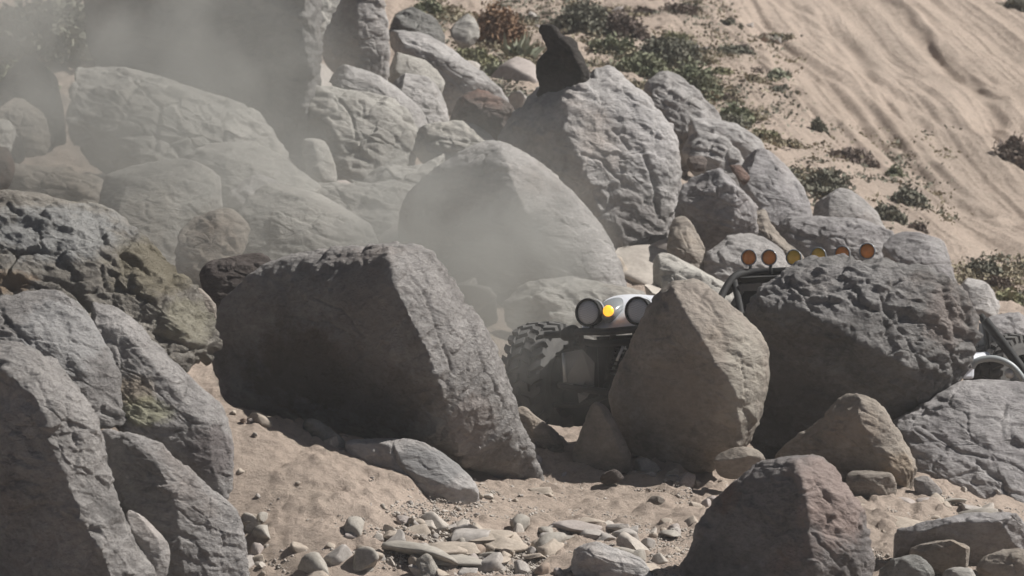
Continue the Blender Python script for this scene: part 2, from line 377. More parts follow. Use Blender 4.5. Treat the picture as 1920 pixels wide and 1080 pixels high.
    for _ in range(2): Q = (Q+np.roll(Q, 1, 1)+np.roll(Q, -1, 1))/3 if _ == 9 else Q
    H = np.sqrt(np.maximum(Q, 0))
    Hc = math.sqrt(max(float(samp(np.array([0.]), np.array([0.]))[0]), 0))
    Kb = max(6, Kn//3); tb = np.cos(np.linspace(0, math.pi/2, Kb+1))[1:-1]
    hb = back*R*np.sqrt(1-tb**2)
    x = [XY[..., 0].ravel(), (tb[:, None]*B[None, :, 0]).ravel(), [0, 0]]
    y = [XY[..., 1].ravel(), (tb[:, None]*B[None, :, 1]).ravel(), [0, 0]]
    h = [H.ravel(), np.repeat(-hb, Mn), [Hc, -back*R]]
    x = np.concatenate(x); y = np.concatenate(y); h = np.concatenate(h)
    h = h+tilt[0]*x+tilt[1]*y
    nf = Kn*Mn; nb = len(tb)*Mn; ic = nf+nb; ib = ic+1
    Dv = D-h; u = c0[0]+x/k; v = c0[1]-y/k
    V = np.stack([(u-960)*Dv/FP, Dv, CAMZ+(540-v)*Dv/FP], -1)
    rows = Kn+len(tb); idx = np.arange(rows*Mn).reshape(rows, Mn)
    a = idx[:-1]; b = idx[1:]; F4 = np.stack([a, np.roll(a, -1, 1), np.roll(b, -1, 1), b], -1).reshape(-1, 4)
    F3 = np.concatenate([np.stack([np.full(Mn, ic), np.roll(idx[0], -1), idx[0]], -1), np.stack([np.full(Mn, ib), idx[-1], np.roll(idx[-1], -1)], -1)])
    F4 = F4[:, ::-1]; F3 = F3[:, ::-1]                             # spokes run clockwise seen from the camera or not: fixed below
    # --- normals
    def normals(V):
        N = np.zeros_like(V); fn = np.cross(V[F4[:, 2]]-V[F4[:, 0]], V[F4[:, 3]]-V[F4[:, 1]])
        for j in range(4): np.add.at(N, F4[:, j], fn)
        l = np.linalg.norm(N, axis=1)[:, None]; return N/np.maximum(l, 1e-12)
    N = normals(V); 
    if N[ic-nb-nf+0, 1] is None: pass
    if N[:nf//2, 1].mean() > 0: F4 = F4[:, ::-1]; F3 = F3[:, ::-1]; N = -N
    N[ic] = (0, -1, 0); N[ib] = (0, 1, 0)
    # --- broken planes
    if facets:
        fr = np.random.RandomState(int(abs(c0[0]*7+c0[1]*13)) % 99991); cen = V[:nf+nb].mean(0); Wc = V-cen
        for _ in range(facets):
            dn = fr.normal(size=3); dn[1] = -abs(dn[1])*1.1; dn /= np.linalg.norm(dn)
            pr = Wc@dn; sup = pr.max(); lim = sup*(fr.uniform(.74, .92) if facets > 6 else fr.uniform(.87, .95)); ov = np.maximum(pr-lim, 0)
            Wc = Wc-dn[None]*(ov*.96)[:, None]
        V = Wc+cen; N = normals(V); N[ic] = (0, -1, 0); N[ib] = (0, 1, 0)
    # --- weathered relief
    sd = np.array([D*3.7, c0[0]*.013, c0[1]*.017])
    ca, sa = math.cos(layer[0]), math.sin(layer[0])
    W = V.copy(); lx = W[:, 0]*ca-W[:, 2]*sa; lz = W[:, 0]*sa+W[:, 2]*ca
    q1 = np.stack([lx, W[:, 1], lz*layer[2]*.6], -1)
    big = fbm(V/R*1.1+sd, 3); med = fbm(q1*2.6*cscale+sd, 5, .55); 
    F1, F2, ID, CX = cells(q1*np.array([1.5, 1.5, 1.5])*cscale/max(R, .35)*1.2+sd+0.25*np.stack([med, med, med], -1))
    e = np.clip((F2-F1)*9, 0, 1); plane = (CX*(RV[ID, :3]-.5)).sum(1)
    ch = (RV[ID, 3]-.5)*.5+plane*1.3
    M1, M2, MI, MX = cells(q1*np.array([1., 1., 1.7])*3.1*cscale/max(R, .35)**.6+sd*1.3+.3*np.stack([med, big, med], -1)); mid_ = ((MX*(RV[MI, :3]-.5)).sum(1)*1.2+.4*(RV[MI, 3]-.5))*np.clip((M2-M1)*8, 0, 1)
    G1, G2, GI, GX = cells(q1*5.5*cscale+sd*2); chip = (GX*(RV[GI, :3]-.5)).sum(1)+.25*(RV[GI, 3]-.5)
    pit = fbm(q1*7+sd, 4, .6, True)
    d = R*.035*big*n+.035*med*n*min(R, 1.2)**.5+step*R*.062*ch*e-step*.018*np.exp(-((F2-F1)/.05)**2)*min(R, 1)
    d = d+step*min(R, 1.0)*.05*mid_
    d = d+detail*(.026*chip*np.clip((G2-G1)*5, 0, 1)+.010*pit)*min(1, R*2)
    if cracks:
        U = np.stack([c0[0]+x/k, c0[1]-y/k], -1)+4*np.stack([med, pn(V*6+3)], -1)
        for line in cracks:
            wd = line[0]; dm = np.full(len(V), 1e9)
            for A_, B_ in zip(line[1:-1], line[2:]):
                A_ = np.array(A_, float); B_ = np.array(B_, float); ab = B_-A_; t = np.clip(((U-A_)@ab)/(ab@ab), 0, 1)
                dm = np.minimum(dm, np.hypot(*(U-A_-t[:, None]*ab).T))
            d = d-np.where(h > -.02, wd*k*1.6*np.exp(-(dm/wd)**2), 0)
    fade = np.clip(1.0-np.maximum(-h, 0)/R, .2, 1)
    V = V+N*(d*fade)[:, None]
    og = V.mean(0); me = mesh_np(name, V-og, F4, F3)
    o = link(name, me, M[mat], parent, og)
    tag(o, label, cat, group)
    return o
exec_rocks = True
# ------------------------------------------------------------------ the boulders, front to back
r = rock
# lower left outcrop
r('boulder', 'slab', 36.6, [(-90,640),(0,640),(60,655),(105,690),(150,735),(185,795),(193,870),(222,935),(252,1010),(300,1100),(260,1200),(-90,1200)],
  'grey sunlit slab at the lower left corner with a big black shadowed face', [[(10,700,.6),(65,742,.75),(86,785,.8),(92,830,.82),(120,890,.84),(138,935,.84),(160,990,.84),(188,1032,.84),(210,1090,.8),(230,1150,.7)]], .12, n=1.0, step=.85, detail=1.3,
  cracks=[(3,(255,1010),(225,950),(190,870)),(3,(130,790),(150,850),(140,880))], tilt=(.42,.2), facets=1)
r('boulder', 'slab', 37.7, [(-90,560),(0,556),(60,545),(120,550),(160,580),(200,640),(226,690),(236,780),(230,800),(190,800),(150,840),(-90,830)],
  'pale grey rock plate under the crusty boulder at the left edge', [[(20,600,.42),(100,640,.5),(160,700,.5)]], .35, n=1.0, step=.85, detail=1.3, tilt=(-.2,-.5), cracks=[(4,(0,590),(30,620),(55,645)),(2.5,(60,690),(110,735),(160,790))])
r('boulder', 'slab', 37.9, [(165,570),(205,565),(250,600),(310,662),(380,728),(424,768),(436,830),(432,945),(398,915),(325,860),(285,840),(215,805),(203,760),(200,680),(160,610)],
  'long grey boulder with a blunt right end overhanging the sand at left', [[(215,600,.45),(290,690,.6),(350,760,.62),(405,820,.55),(425,880,.35)],[(350,760,.62),(300,800,.5),(240,790,.4)]], .28, n=1.0, step=.85, detail=1.3, tilt=(-.4,-.5), cracks=[(3,(225,780),(290,820),(340,860))])
r('boulder', 'slab', 37.2, [(183,800),(240,815),(285,826),(330,865),(400,918),(450,962),(462,1040),(470,1140),(300,1180),(262,1060),(230,960),(195,885)],
  'grey rock wedge below the blunt boulder with a dark hollow face', [[(235,822,.35),(290,870,.5),(318,930,.55),(328,985,.55),(335,1050,.5),(340,1110,.4)]], .22, n=1.0, step=.85, detail=1.3, tilt=(-.05,-.15))
r('rock', 'grey', 36.7, [(228,950),(280,968),(312,1010),(322,1040),(305,1110),(270,1120),(248,1020)], 'small rounded grey rock wedged between the two lower left slabs', [[(270,990,.4),(300,1040,.45)]], .4, step=.5, cat='rock')
r('boulder', 'crust', 39.0, [(-90,372),(0,362),(60,360),(130,372),(200,388),(245,420),(290,468),(330,508),(368,550),(388,590),(396,640),(392,665),(360,700),(250,700),(150,700),(-90,700)],
  'big pale crusty boulder with pits and yellowish patches at the left edge', [[(0,400,.35),(130,430,.5),(230,500,.6),(310,580,.6),(370,640,.4)]], .35, n=2.0, step=1.3, tilt=(-.35,-1.0), detail=1.5, cscale=1.2, facets=5,
  cracks=[(6,(20,535),(70,520),(120,535),(150,560)),(5,(290,620),(330,640),(385,655)),(4,(170,495),(190,510),(195,540)),(5,(300,570),(330,585),(345,600)),(4,(80,360),(95,380))])
r('rock', 'tan', 39.7, [(340,520),(375,535),(402,560),(408,585),(396,625),(370,620),(340,580)], 'small tan rock leaning between the crusty boulder and the slab boulder', [[(360,540,.4),(385,580,.4)]], .5, cat='rock')

# middle
r('boulder', 'slab', 40.25, [(402,590),(430,550),(480,505),(520,487),(560,476),(640,466),(735,461),(785,460),(815,480),(850,535),(890,590),(925,640),(945,690),(962,750),(985,815),(1012,880),(1022,905),(1015,920),(985,920),(935,908),(890,892),(860,872),(780,852),(700,828),(620,808),(560,792),(470,772),(420,755),(405,700),(395,650)],
  'huge slab sided boulder in the centre with a dark front and a sunlit right flank', [[(728,464,.55),(738,530,.88),(770,600,1.06),(800,655,1.12),(822,720,1.12),(842,790,1.02),(862,845,.8),(880,882,.45)]], .10, n=.55, step=.5, tilt=(.2,.34), facets=0, centre=(700,660), detail=1.5, layer=(-.9,.5,2.6),
  cracks=[(3,(590,560),(640,580),(690,640),(700,690)),(3,(870,560),(890,640),(930,740)),(3,(760,500),(800,560),(850,700)),(2.5,(600,600),(660,625),(680,690))])
r('boulder', 'varnish', 41.6, [(370,520),(390,490),(440,480),(490,474),(530,492),(540,560),(480,590),(400,580)], 'dark rough rock with a pale top behind the left shoulder of the slab boulder', [[(390,500,.4),(470,500,.5)]], .45, step=1.3, tilt=(0,-.4), cat='boulder')
r('boulder', 'tan', 41.0, [(1243,545),(1262,530),(1290,527),(1320,530),(1350,560),(1388,592),(1430,630),(1442,660),(1441,730),(1422,790),(1397,838),(1342,880),(1290,890),(1240,878),(1190,855),(1160,810),(1140,750),(1158,690),(1190,630),(1222,570)],
  'pointed tan boulder with a sharp ridge in front of the buggy', [[(1256,532,.45),(1292,600,.8),(1322,645,.92),(1348,695,.95),(1370,742,.92),(1382,795,.76),(1378,845,.45)]], .15, n=.5, step=.5, tilt=(.3,.2), facets=1, cracks=[(2.5,(1300,545),(1330,570),(1340,590))])
r('boulder', 'dark', 42.2, [(1398,572),(1440,527),(1500,500),(1560,478),(1625,470),(1685,481),(1740,506),(1795,528),(1815,560),(1833,610),(1826,660),(1800,710),(1770,745),(1720,790),(1640,850),(1540,890),(1430,890),(1400,800),(1385,680)],
  'huge round dark boulder with a lit crusty top below the amber roof lamps', [[(1430,585,.55),(1520,585,.78),(1610,640,.92),(1700,690,.85),(1780,700,.5)]], .32, n=1.2, step=.9, tilt=(.05,.2), facets=2, detail=2.4, centre=(1610,670),
  cracks=[(4,(1520,560),(1600,535),(1680,530)),(8,(1770,545),(1785,590),(1800,630)),(4,(1650,560),(1700,640),(1730,700))])
r('boulder', 'mauve', 41.7, [(1672,800),(1720,765),(1758,738),(1795,714),(1850,710),(1920,718),(2020,730),(2060,980),(1920,990),(1880,960),(1770,930),(1722,895),(1700,840)],
  'broad grey boulder with a low sunlit face at the right edge', [[(1790,740,.35),(1850,820,.42),(1900,900,.42)]], .35, n=1.0, step=.8, tilt=(-.2,-.8), cracks=[(4,(1830,870),(1880,900),(1900,960)),(3,(1730,800),(1800,850),(1860,860))])
r('boulder', 'tan', 40.9, [(1445,860),(1490,820),(1538,790),(1566,752),(1590,740),(1618,738),(1652,760),(1682,800),(1708,845),(1724,890),(1716,925),(1690,930),(1650,905),(1590,898),(1500,890)],
  'humped tan boulder with a pointed top between the round dark boulder and the tan block', [[(1605,742,.5),(1612,790,.75),(1640,830,.82),(1668,870,.7),(1690,905,.4)]], .2, n=.8, step=.8, tilt=(.25,.25))
r('boulder', 'rust', 37.3, [(1262,1120),(1290,1035),(1320,965),(1345,930),(1382,898),(1425,868),(1480,856),(1530,851),(1568,878),(1600,930),(1622,972),(1634,1030),(1640,1120),(1600,1240),(1300,1240)],
  'rust stained boulder at the bottom right with a black left face and grey right flank', [[(1488,858,.4),(1502,900,.7),(1514,950,.82),(1516,1000,.88),(1524,1060,.9),(1530,1150,.8)]], .15, n=.8, step=.7, detail=1.4, tilt=(.3,.12), facets=1, cracks=[(4,(1530,900),(1560,950),(1550,990)),(3,(1580,900),(1590,960))])
r('rock', 'tan', 40.4, [(1335,860),(1358,842),(1400,834),(1428,846),(1440,866),(1430,890),(1380,900),(1345,892)], 'smooth lens shaped stone at the foot of the pointed tan boulder', [[(1350,862,.4),(1400,850,.5)]], .3, n=.4, step=.2, tilt=(0,.5), cat='rock')
r('rock', 'tan', 40.75, [(1072,855),(1094,795),(1113,750),(1136,762),(1160,800),(1182,850),(1186,890),(1080,890)], 'small tan spire rock standing below the buggy', [[(1120,752,.45),(1142,800,.8),(1168,860,.75)]], .15, facets=1, tilt=(.2,.1), n=.6, step=.5, cat='rock')
r('rock', 'varnish', 41.3, [(1130,790),(1150,765),(1175,775),(1192,810),(1192,870),(1140,870)], 'rounded dark rock in shade just right of the spire rock', [], .6, n=.5, step=.4, cat='rock')
r('rock', 'tan', 40.5, [(1583,890),(1600,882),(1640,881),(1672,884),(1682,900),(1678,942),(1640,938),(1590,925)], 'squarish tan block lying in front of the humped tan boulder', [[(1600,895,.5),(1665,895,.5)]], .4, n=1.3, step=1.3, tilt=(0,.3), cat='rock')
r('rock', 'grey', 40.7, [(1712,892),(1740,890),(1762,910),(1775,945),(1730,945),(1708,925)], 'small pale grey rock at the foot of the broad grey boulder', [], .6, n=.5, step=.4, cat='rock')
r('rock', 'mauve', 38.6, [(1628,1015),(1660,1000),(1720,985),(1790,966),(1850,960),(1930,964),(2000,975),(2000,1060),(1850,1062),(1700,1064),(1632,1060)], 'long dark slab rock with an undercut face at the bottom right corner', [[(1680,1002,.45),(1800,978,.5),(1950,980,.5)]], .3, n=.7, step=.7, tilt=(0,.95), cat='rock')
r('rock', 'tan', 38.1, [(1700,1022),(1735,1012),(1790,1008),(1818,1020),(1835,1045),(1820,1080),(1700,1080)], 'low tan rock lying in front of the long dark slab', [[(1720,1020,.4),(1800,1018,.5)]], .35, tilt=(0,.7), cat='rock')
r('rock', 'lichen', 37.8, [(1640,1066),(1680,1045),(1720,1040),(1750,1056),(1758,1110),(1640,1120)], 'greenish hump of rock at the bottom edge beside the rust stained boulder', [[(1690,1050,.4),(1735,1065,.5)]], .4, cat='rock')
r('rock', 'pale', 37.7, [(1755,1075),(1790,1060),(1830,1066),(1850,1110),(1760,1120)], 'small rounded pale rock at the bottom edge near the right corner', [], .6, cat='rock', step=.4)
r('rock', 'tan', 38.0, [(1828,1048),(1870,1032),(1930,1030),(1980,1040),(1980,1110),(1840,1110)], 'flat tan rock in the bottom right corner', [[(1850,1045,.4),(1930,1040,.4)]], .4, cat='rock')

# the mound
r('rock', 'lichen', 39.3, [(555,790),(590,783),(618,798),(650,830),(688,868),(696,892),(660,888),(610,850)], 'dark grey humped rock buried in the sandy mound', [[(590,790,.35),(640,840,.5),(675,872,.4)]], .35, tilt=(0,.2), cat='rock')
r('boulder', 'grey', 39.22, [(640,826),(700,820),(745,822),(800,832),(850,862),(890,898),(899,930),(892,975),(820,980),(740,960),(670,905)], 'half buried grey slab at the foot of the huge slab boulder', [[(735,828,.35),(760,880,.55),(850,915,.55),(890,920,.3)]], .25, n=.4, step=.4, tilt=(0,.1), cracks=[(3,(735,828),(745,870),(770,900))])
r('rock', 'mauve', 39.0, [(640,895),(680,880),(715,905),(735,945),(690,950),(650,930)], 'low mauve grey rock showing through the sand of the mound', [], .35, cat='rock', step=.5)
r('rock', 'lichen', 39.5, [(545,890),(570,872),(596,885),(598,910),(570,915)], 'small round green grey rock sunk in the sandy mound', [], .5, cat='rock', step=.3)
r('rock', 'varnish', 38.35, [(722,1000),(740,990),(790,994),(828,1008),(838,1020),(826,1032),(770,1028),(730,1018)], 'dark flat slab rock on the sand at the bottom centre', [[(745,1000,.5),(820,1018,.5)]], .4, tilt=(0,.8), cat='rock')
r('rock', 'pale', 37.4, [(776,1050),(795,1036),(815,1048),(835,1085),(835,1130),(780,1120)], 'pale upright stone with a dark left side at the bottom edge', [[(790,1040,.5),(792,1100,.6)]], .3, cat='rock')
r('rock', 'lichen', 38.3, [(668,1035),(690,1022),(715,1022),(722,1045),(700,1058),(672,1055)], 'dark broken rock left of the dark flat slab at the bottom', [[(690,1025,.5),(705,1050,.5)]], .4, cat='rock')
r('rock', 'grey', 37.5, [(1062,1030),(1085,1010),(1110,1010),(1150,1030),(1190,1040),(1225,1075),(1240,1130),(1080,1130)], 'jagged grey rock at the bottom edge left of the rust stained boulder', [[(1090,1014,.45),(1120,1040,.6),(1190,1070,.5)]], .3, step=1.3, cat='rock')
r('rock', 'varnish', 40.2, [(1122,890),(1142,877),(1160,882),(1173,895),(1165,905),(1140,912),(1124,905)], 'brown angular stone on the sand below the spire rock', [[(1140,880,.5),(1155,900,.5)]], .4, tilt=(0,.4), cat='rock')
r('rock', 'tan', 39.6, [(1205,940),(1225,928),(1243,930),(1252,948),(1240,955),(1212,952)], 'tan stone with a bright right corner left of the rust stained boulder', [[(1235,930,.6),(1240,950,.6)]], .3, cat='rock')
r('rock', 'pale', 38.7, [(445,960),(465,958),(482,975),(480,990),(462,985)], 'thin pale rock flake against the lower left boulders', [], .5, cat='rock')
r('rock', 'lichen', 38.2, [(918,1040),(935,1028),(955,1030),(972,1045),(950,1055),(925,1055)], 'dark green grey stone at the bottom centre', [[(935,1032,.5),(960,1045,.5)]], .3, cat='rock')
r('rock', 'tan', 41.1, [(955,765),(985,760),(1010,780),(1040,800),(1060,830),(1040,870),(980,870),(950,820)], 'crumbly tan rubble pile between the slab boulder and the buggy', [[(990,775,.4),(1030,810,.5)]], .5, n=1, step=1.6, detail=2, cat='rock')

# behind: the dome, the tall boulder, the pinnacle
r('boulder', 'grey', 49, [(745,420),(752,385),(772,352),(812,318),(862,284),(910,265),(950,268),(1000,298),(1050,338),(1100,388),(1130,430),(1155,472),(1178,530),(1180,620),(1000,680),(820,640),(755,520)],
  'great smooth dome boulder standing in drifting dust behind the buggy', [[(930,272,.4),(952,320,.72),(985,400,.98)]], .85, n=.35, step=.35, centre=(960,460), detail=.6, tilt=(.38,.12), facets=0)
r('boulder', 'grey', 51.5, [(1104,140),(1120,126),(1146,124),(1186,155),(1232,200),(1266,250),(1276,300),(1272,380),(1256,450),(1238,500),(1215,540),(1170,560),(1100,480),(1020,380),(945,300),(932,262),(950,228),(975,200),(1005,172),(1045,150),(1085,150)],
  'tall sunlit boulder with a black shaded left side in the upper centre', [[(1102,150,.5),(1066,200,.8),(1058,245,.92),(1088,300,.98),(1108,350,.98),(1130,420,.9),(1180,500,.7)]], .2, n=.6, step=.7, tilt=(.3,.05), facets=1, centre=(1130,310), detail=1.4,
  cracks=[(4,(1205,290),(1225,340),(1235,400)),(3,(1090,290),(1130,300),(1170,350)),(3,(1150,240),(1180,280))])
r('boulder', 'black_rock', 51.3, [(1012,58),(1014,48),(1030,44),(1042,50),(1048,62),(1058,68),(1074,74),(1086,96),(1102,128),(1106,150),(1092,185),(1075,225),(1030,240),(990,232),(995,195),(1014,163),(1006,142),(1005,116),(1018,102),(1030,92),(1022,76)],
  'black pinnacle rock like a hunched figure beside the tall sunlit boulder', [[(1036,56,.3),(1072,95,.55),(1090,135,.6),(1070,185,.5)]], .4, n=.25, step=.8, tilt=(.5,.35), centre=(1052,132), detail=1.3, facets=2, exact=True)
r('rock', 'red', 52.5, [(838,195),(870,180),(905,172),(940,185),(962,212),(970,260),(900,280),(845,260)], 'shaded reddish brown rock left of the tall sunlit boulder', [[(900,178,.4),(945,220,.5)]], .3, tilt=(.3,.4), cat='rock')
r('boulder', 'pale', 51, [(790,238),(850,233),(900,237),(928,262),(900,300),(830,310),(780,290)], 'flat topped pale rock behind the left shoulder of the dome boulder', [[(800,262,.4),(900,262,.5)]], .4, tilt=(0,-.5), cracks=[(3,(795,262),(850,266),(900,262))])
r('boulder', 'pale', 50.6, [(690,330),(720,312),(780,318),(830,290),(860,290),(800,360),(740,400),(690,370)], 'pale broken slab between the sunlit round boulder and the dome boulder', [[(720,330,.4),(800,325,.4)]], .35, tilt=(0,-.5), step=1.3)
r('boulder', 'pale', 50.2, [(560,370),(620,350),(700,350),(780,345),(790,400),(760,470),(640,480),(560,430)], 'dusty pale slab left of the dome boulder behind the dust', [[(600,380,.4),(720,370,.4)]], .4, tilt=(0,-.4))
r('boulder', 'pale', 52.5, [(606,152),(655,152),(708,172),(745,204),(775,248),(786,282),(772,308),(705,330),(640,340),(600,300),(590,220)],
  'large sunlit round boulder below the arched rock left of centre', [[(640,165,.3),(700,215,.55),(740,270,.5),(690,310,.4)]], .45, n=.9, step=1.0, cracks=[(3,(630,170),(660,210),(670,260)),(3,(760,250),(740,290))])
r('boulder', 'grey', 53.3, [(598,132),(645,128),(700,143),(748,172),(788,212),(797,250),(782,280),(760,260),(700,200),(640,170)],
  'arched grey rock capping the sunlit round boulder', [[(630,140,.4),(710,165,.5),(765,215,.5)]], .5, n=.5, step=.5, centre=(715,185))
r('boulder', 'grey', 54.2, [(725,160),(755,142),(800,150),(826,170),(840,205),(836,245),(800,262),(760,240),(735,205)],
  'rounded grey boulder right of the arched rock', [[(750,155,.3),(800,190,.5)]], .5)
r('boulder', 'pale', 55.2, [(728,108),(760,100),(800,118),(832,152),(825,172),(790,170),(745,160),(725,140)], 'sloping pale rock above the rounded grey boulder', [[(750,112,.4),(805,150,.5)]], .4, step=.6)
r('boulder', 'grey', 56.4, [(728,68),(790,68),(842,90),(872,120),(905,142),(940,166),(945,195),(880,200),(800,150),(735,112)], 'long grey rock ridge sloping down right near the top centre', [[(750,80,.4),(830,110,.5),(910,165,.4)]], .4, n=.6, step=.6, tilt=(0,-.2))
r('boulder', 'lichen', 58, [(728,30),(740,8),(770,6),(806,30),(832,60),(838,95),(790,95),(740,80)], 'greenish grey rounded rock at the top beside the pillar', [[(760,15,.3),(805,55,.5)]], .5)
r('rock', 'pale', 60, [(846,60),(862,32),(885,26),(897,45),(895,68),(865,80)], 'small rock with a white corner beside the reddish dry bush', [[(882,30,.5),(882,65,.5)]], .3, cat='rock')
r('boulder', 'grey', 55, [(603,120),(603,72),(635,10),(655,-30),(712,-30),(727,40),(729,110),(726,160),(690,150),(640,145)],
  'tall dark pillar rock with a grey right side at the top', [[(668,-30,.5),(672,60,.6),(676,150,.5)]], .15, n=.7, step=.8, tilt=(.2,.1), exact=True, facets=4)
r('boulder', 'pale', 56.5, [(575,-60),(650,-60),(650,0),(635,40),(612,62),(596,66),(585,40)], 'bright pale rock between the giant dark boulder and the pillar', [[(600,0,.4)]], .4)
r('boulder', 'dark', 53.2, [(150,-90),(590,-90),(600,20),(604,90),(596,150),(604,190),(588,230),(582,290),(604,352),(560,350),(480,330),(380,300),(280,240),(200,160),(150,60)],
  'giant dark boulder rising out of frame at the upper left behind dust', [[(560,-90,.5),(572,-20,.6),(566,60,.62),(580,130,.6),(564,220,.55),(570,310,.35)]], .2, n=1.0, step=.9, facets=2, exact=True, tilt=(.35,.25), centre=(420,100))
r('rock', 'pale', 51.4, [(572,260),(588,242),(604,258),(622,300),(638,338),(600,340),(575,310)], 'narrow bright rock wedge at the foot of the giant dark boulder', [[(586,250,.4),(600,320,.5)]], .3, cat='rock')
# dusty left side
r('boulder', 'pale', 51.3, [(150,100),(200,82),(270,112),(350,132),(432,168),(482,205),(512,252),(552,292),(584,332),(592,380),(480,400),(300,380),(180,330),(120,220)],
  'long rounded boulder under the giant dark boulder in thick dust', [[(230,110,.3),(330,175,.5),(430,215,.55),(500,290,.5),(550,350,.4)]], .4, n=1.0, step=1.3, centre=(350,250), facets=14, cracks=[(5,(250,130),(300,200),(290,280)),(4,(430,190),(420,260),(460,330))])
r('boulder', 'pale', 49.6, [(345,300),(380,276),(450,272),(512,290),(560,330),(588,352),(560,400),(480,420),(410,400),(370,350)], 'smooth pale rock beneath the long dusty boulder', [[(390,290,.4),(490,320,.5),(550,370,.4)]], .4, n=.5, step=.5)
r('boulder', 'pale', 48.2, [(190,335),(240,308),(320,302),(380,320),(414,358),(419,395),(380,440),(330,490),(250,500),(190,420)], 'large rounded pale boulder behind the crusty boulder', [[(250,330,.4),(340,350,.55),(390,390,.4)]], .45, n=.6, step=.6)
r('boulder', 'tan', 46.8, [(326,465),(350,430),(378,402),(405,391),(450,402),(470,418),(450,460),(430,500),(370,520),(335,510)], 'blocky tan boulder leaning below the rounded pale boulder', [[(400,398,.45),(430,430,.5),(410,480,.5)]], .3, n=.8, step=1.8, facets=16)
r('boulder', 'pale', 47.4, [(430,440),(470,390),(500,358),(550,344),(610,354),(640,388),(684,428),(700,500),(600,540),(460,530)], 'broad dusty rounded boulder behind the top of the slab boulder', [[(520,360,.4),(600,420,.55),(640,490,.5)]], .45, n=.5, step=.5)
r('boulder', 'grey', 48.8, [(425,380),(450,345),(485,330),(530,350),(520,400),(460,420)], 'small dusty rock in front of the smooth pale rock', [], .5)
r('boulder', 'tan', 49.5, [(-60,320),(20,308),(100,314),(200,338),(245,388),(240,450),(100,450),(-60,420)], 'low banded tan rock ledge at the left edge behind the crusty boulder', [[(0,330,.35),(150,350,.45)]], .4, tilt=(0,-.4), step=1.3)
r('boulder', 'lichen', 53.5, [(-20,150),(20,118),(60,113),(98,148),(128,190),(124,240),(60,250),(0,230)], 'rounded grey boulder near the left edge half lost in dust', [[(50,125,.4),(95,180,.5)]], .5, step=1.3)
r('rock', 'tan', 52.6, [(-20,200),(30,182),(72,212),(104,250),(60,275),(0,262)], 'tan faced rock below the rounded boulder at the left edge', [[(32,186,.5),(60,250,.5)]], .3, cat='rock')
r('rock', 'pale', 51.4, [(-40,225),(5,225),(32,250),(48,288),(20,310),(-40,310)], 'pale streaked rock on the left edge', [[(0,232,.4),(30,280,.5)]], .4, cat='rock')
r('rock', 'red', 48.6, [(-30,280),(8,276),(24,292),(25,318),(12,345),(-30,350)], 'small orange brown rock on the left edge', [], .6, cat='rock', step=.4)
# behind the buggy
r('boulder', 'pale', 47.2, [(940,560),(985,530),(1060,516),(1130,514),(1190,528),(1245,545),(1260,600),(1200,660),(1040,660),(950,640)], 'dusty pale boulder just behind the buggy front', [[(1000,545,.4),(1110,545,.5),(1200,570,.4)]], .4, n=.8, step=.8)
r('boulder', 'pale', 48.6, [(1225,500),(1250,478),(1290,488),(1335,512),(1385,548),(1390,600),(1250,600)], 'bright pale rock slope left of the amber roof lamps', [[(1260,495,.4),(1340,540,.4)]], .35, tilt=(0,-.5))
r('boulder', 'tan', 50, [(1250,480),(1262,420),(1278,408),(1300,428),(1320,475),(1330,505),(1290,520)], 'narrow tan rock against the tall sunlit boulder', [[(1280,415,.4),(1300,480,.5)]], .35)
r('boulder', 'mauve', 50.8, [(1270,400),(1276,345),(1300,322),(1340,318),(1385,348),(1420,388),(1418,430),(1400,470),(1390,520),(1330,530),(1310,470)],
  'dark undercut boulder right of the tall sunlit boulder', [[(1290,372,.55),(1340,372,.62),(1385,392,.6)]], .3, tilt=(0,.6), step=.9)
r('boulder', 'grey', 50, [(1330,480),(1370,450),(1410,440),(1460,470),(1500,520),(1500,570),(1380,580),(1340,540)], 'grey rock directly behind the amber roof lamps', [[(1380,460,.4),(1440,500,.5)]], .4, step=1.1)
r('boulder', 'tan', 50.9, [(1388,420),(1405,395),(1440,400),(1448,430),(1490,470),(1535,505),(1520,530),(1460,500),(1410,465)], 'crooked tan rock ridge running down to the amber roof lamps', [[(1420,402,.4),(1440,440,.5),(1500,490,.5)]], .3, n=1.4, step=1.4, centre=(1440,450))
r('boulder', 'mauve', 53, [(1385,330),(1395,295),(1440,288),(1480,325),(1506,368),(1518,402),(1500,430),(1450,435),(1415,400)], 'rounded mauve grey boulder beside the sandy slope', [[(1420,300,.4),(1455,350,.5),(1480,400,.5)]], .45, n=.6, step=.6)
r('boulder', 'grey', 54.5, [(1265,262),(1300,250),(1360,262),(1400,295),(1415,345),(1400,380),(1350,345),(1290,310)], 'layered grey rock with rubble between the tall boulder and the mauve boulder', [[(1300,270,.4),(1370,310,.4)]], .4, n=1.5, step=1.8, tilt=(0,-.3))
r('rock', 'red', 52.6, [(1288,300),(1300,290),(1322,296),(1330,308),(1310,316),(1292,314)], 'small red brown rock lying on the layered grey rock', [[(1300,294,.5)]], .5, cat='rock')
r('rock', 'red', 52.7, [(1366,300),(1380,302),(1402,325),(1408,342),(1395,340),(1372,318)], 'narrow rusty rock standing above the dark undercut boulder', [], .5, cat='rock')
r('boulder', 'grey', 56.5, [(1290,228),(1330,222),(1390,235),(1430,258),(1432,282),(1390,290),(1330,280),(1285,255)], 'flat grey slab rock below the wrinkled grey boulder near the sand', [[(1320,235,.4),(1400,258,.4)]], .4, tilt=(0,-.2), step=.8)
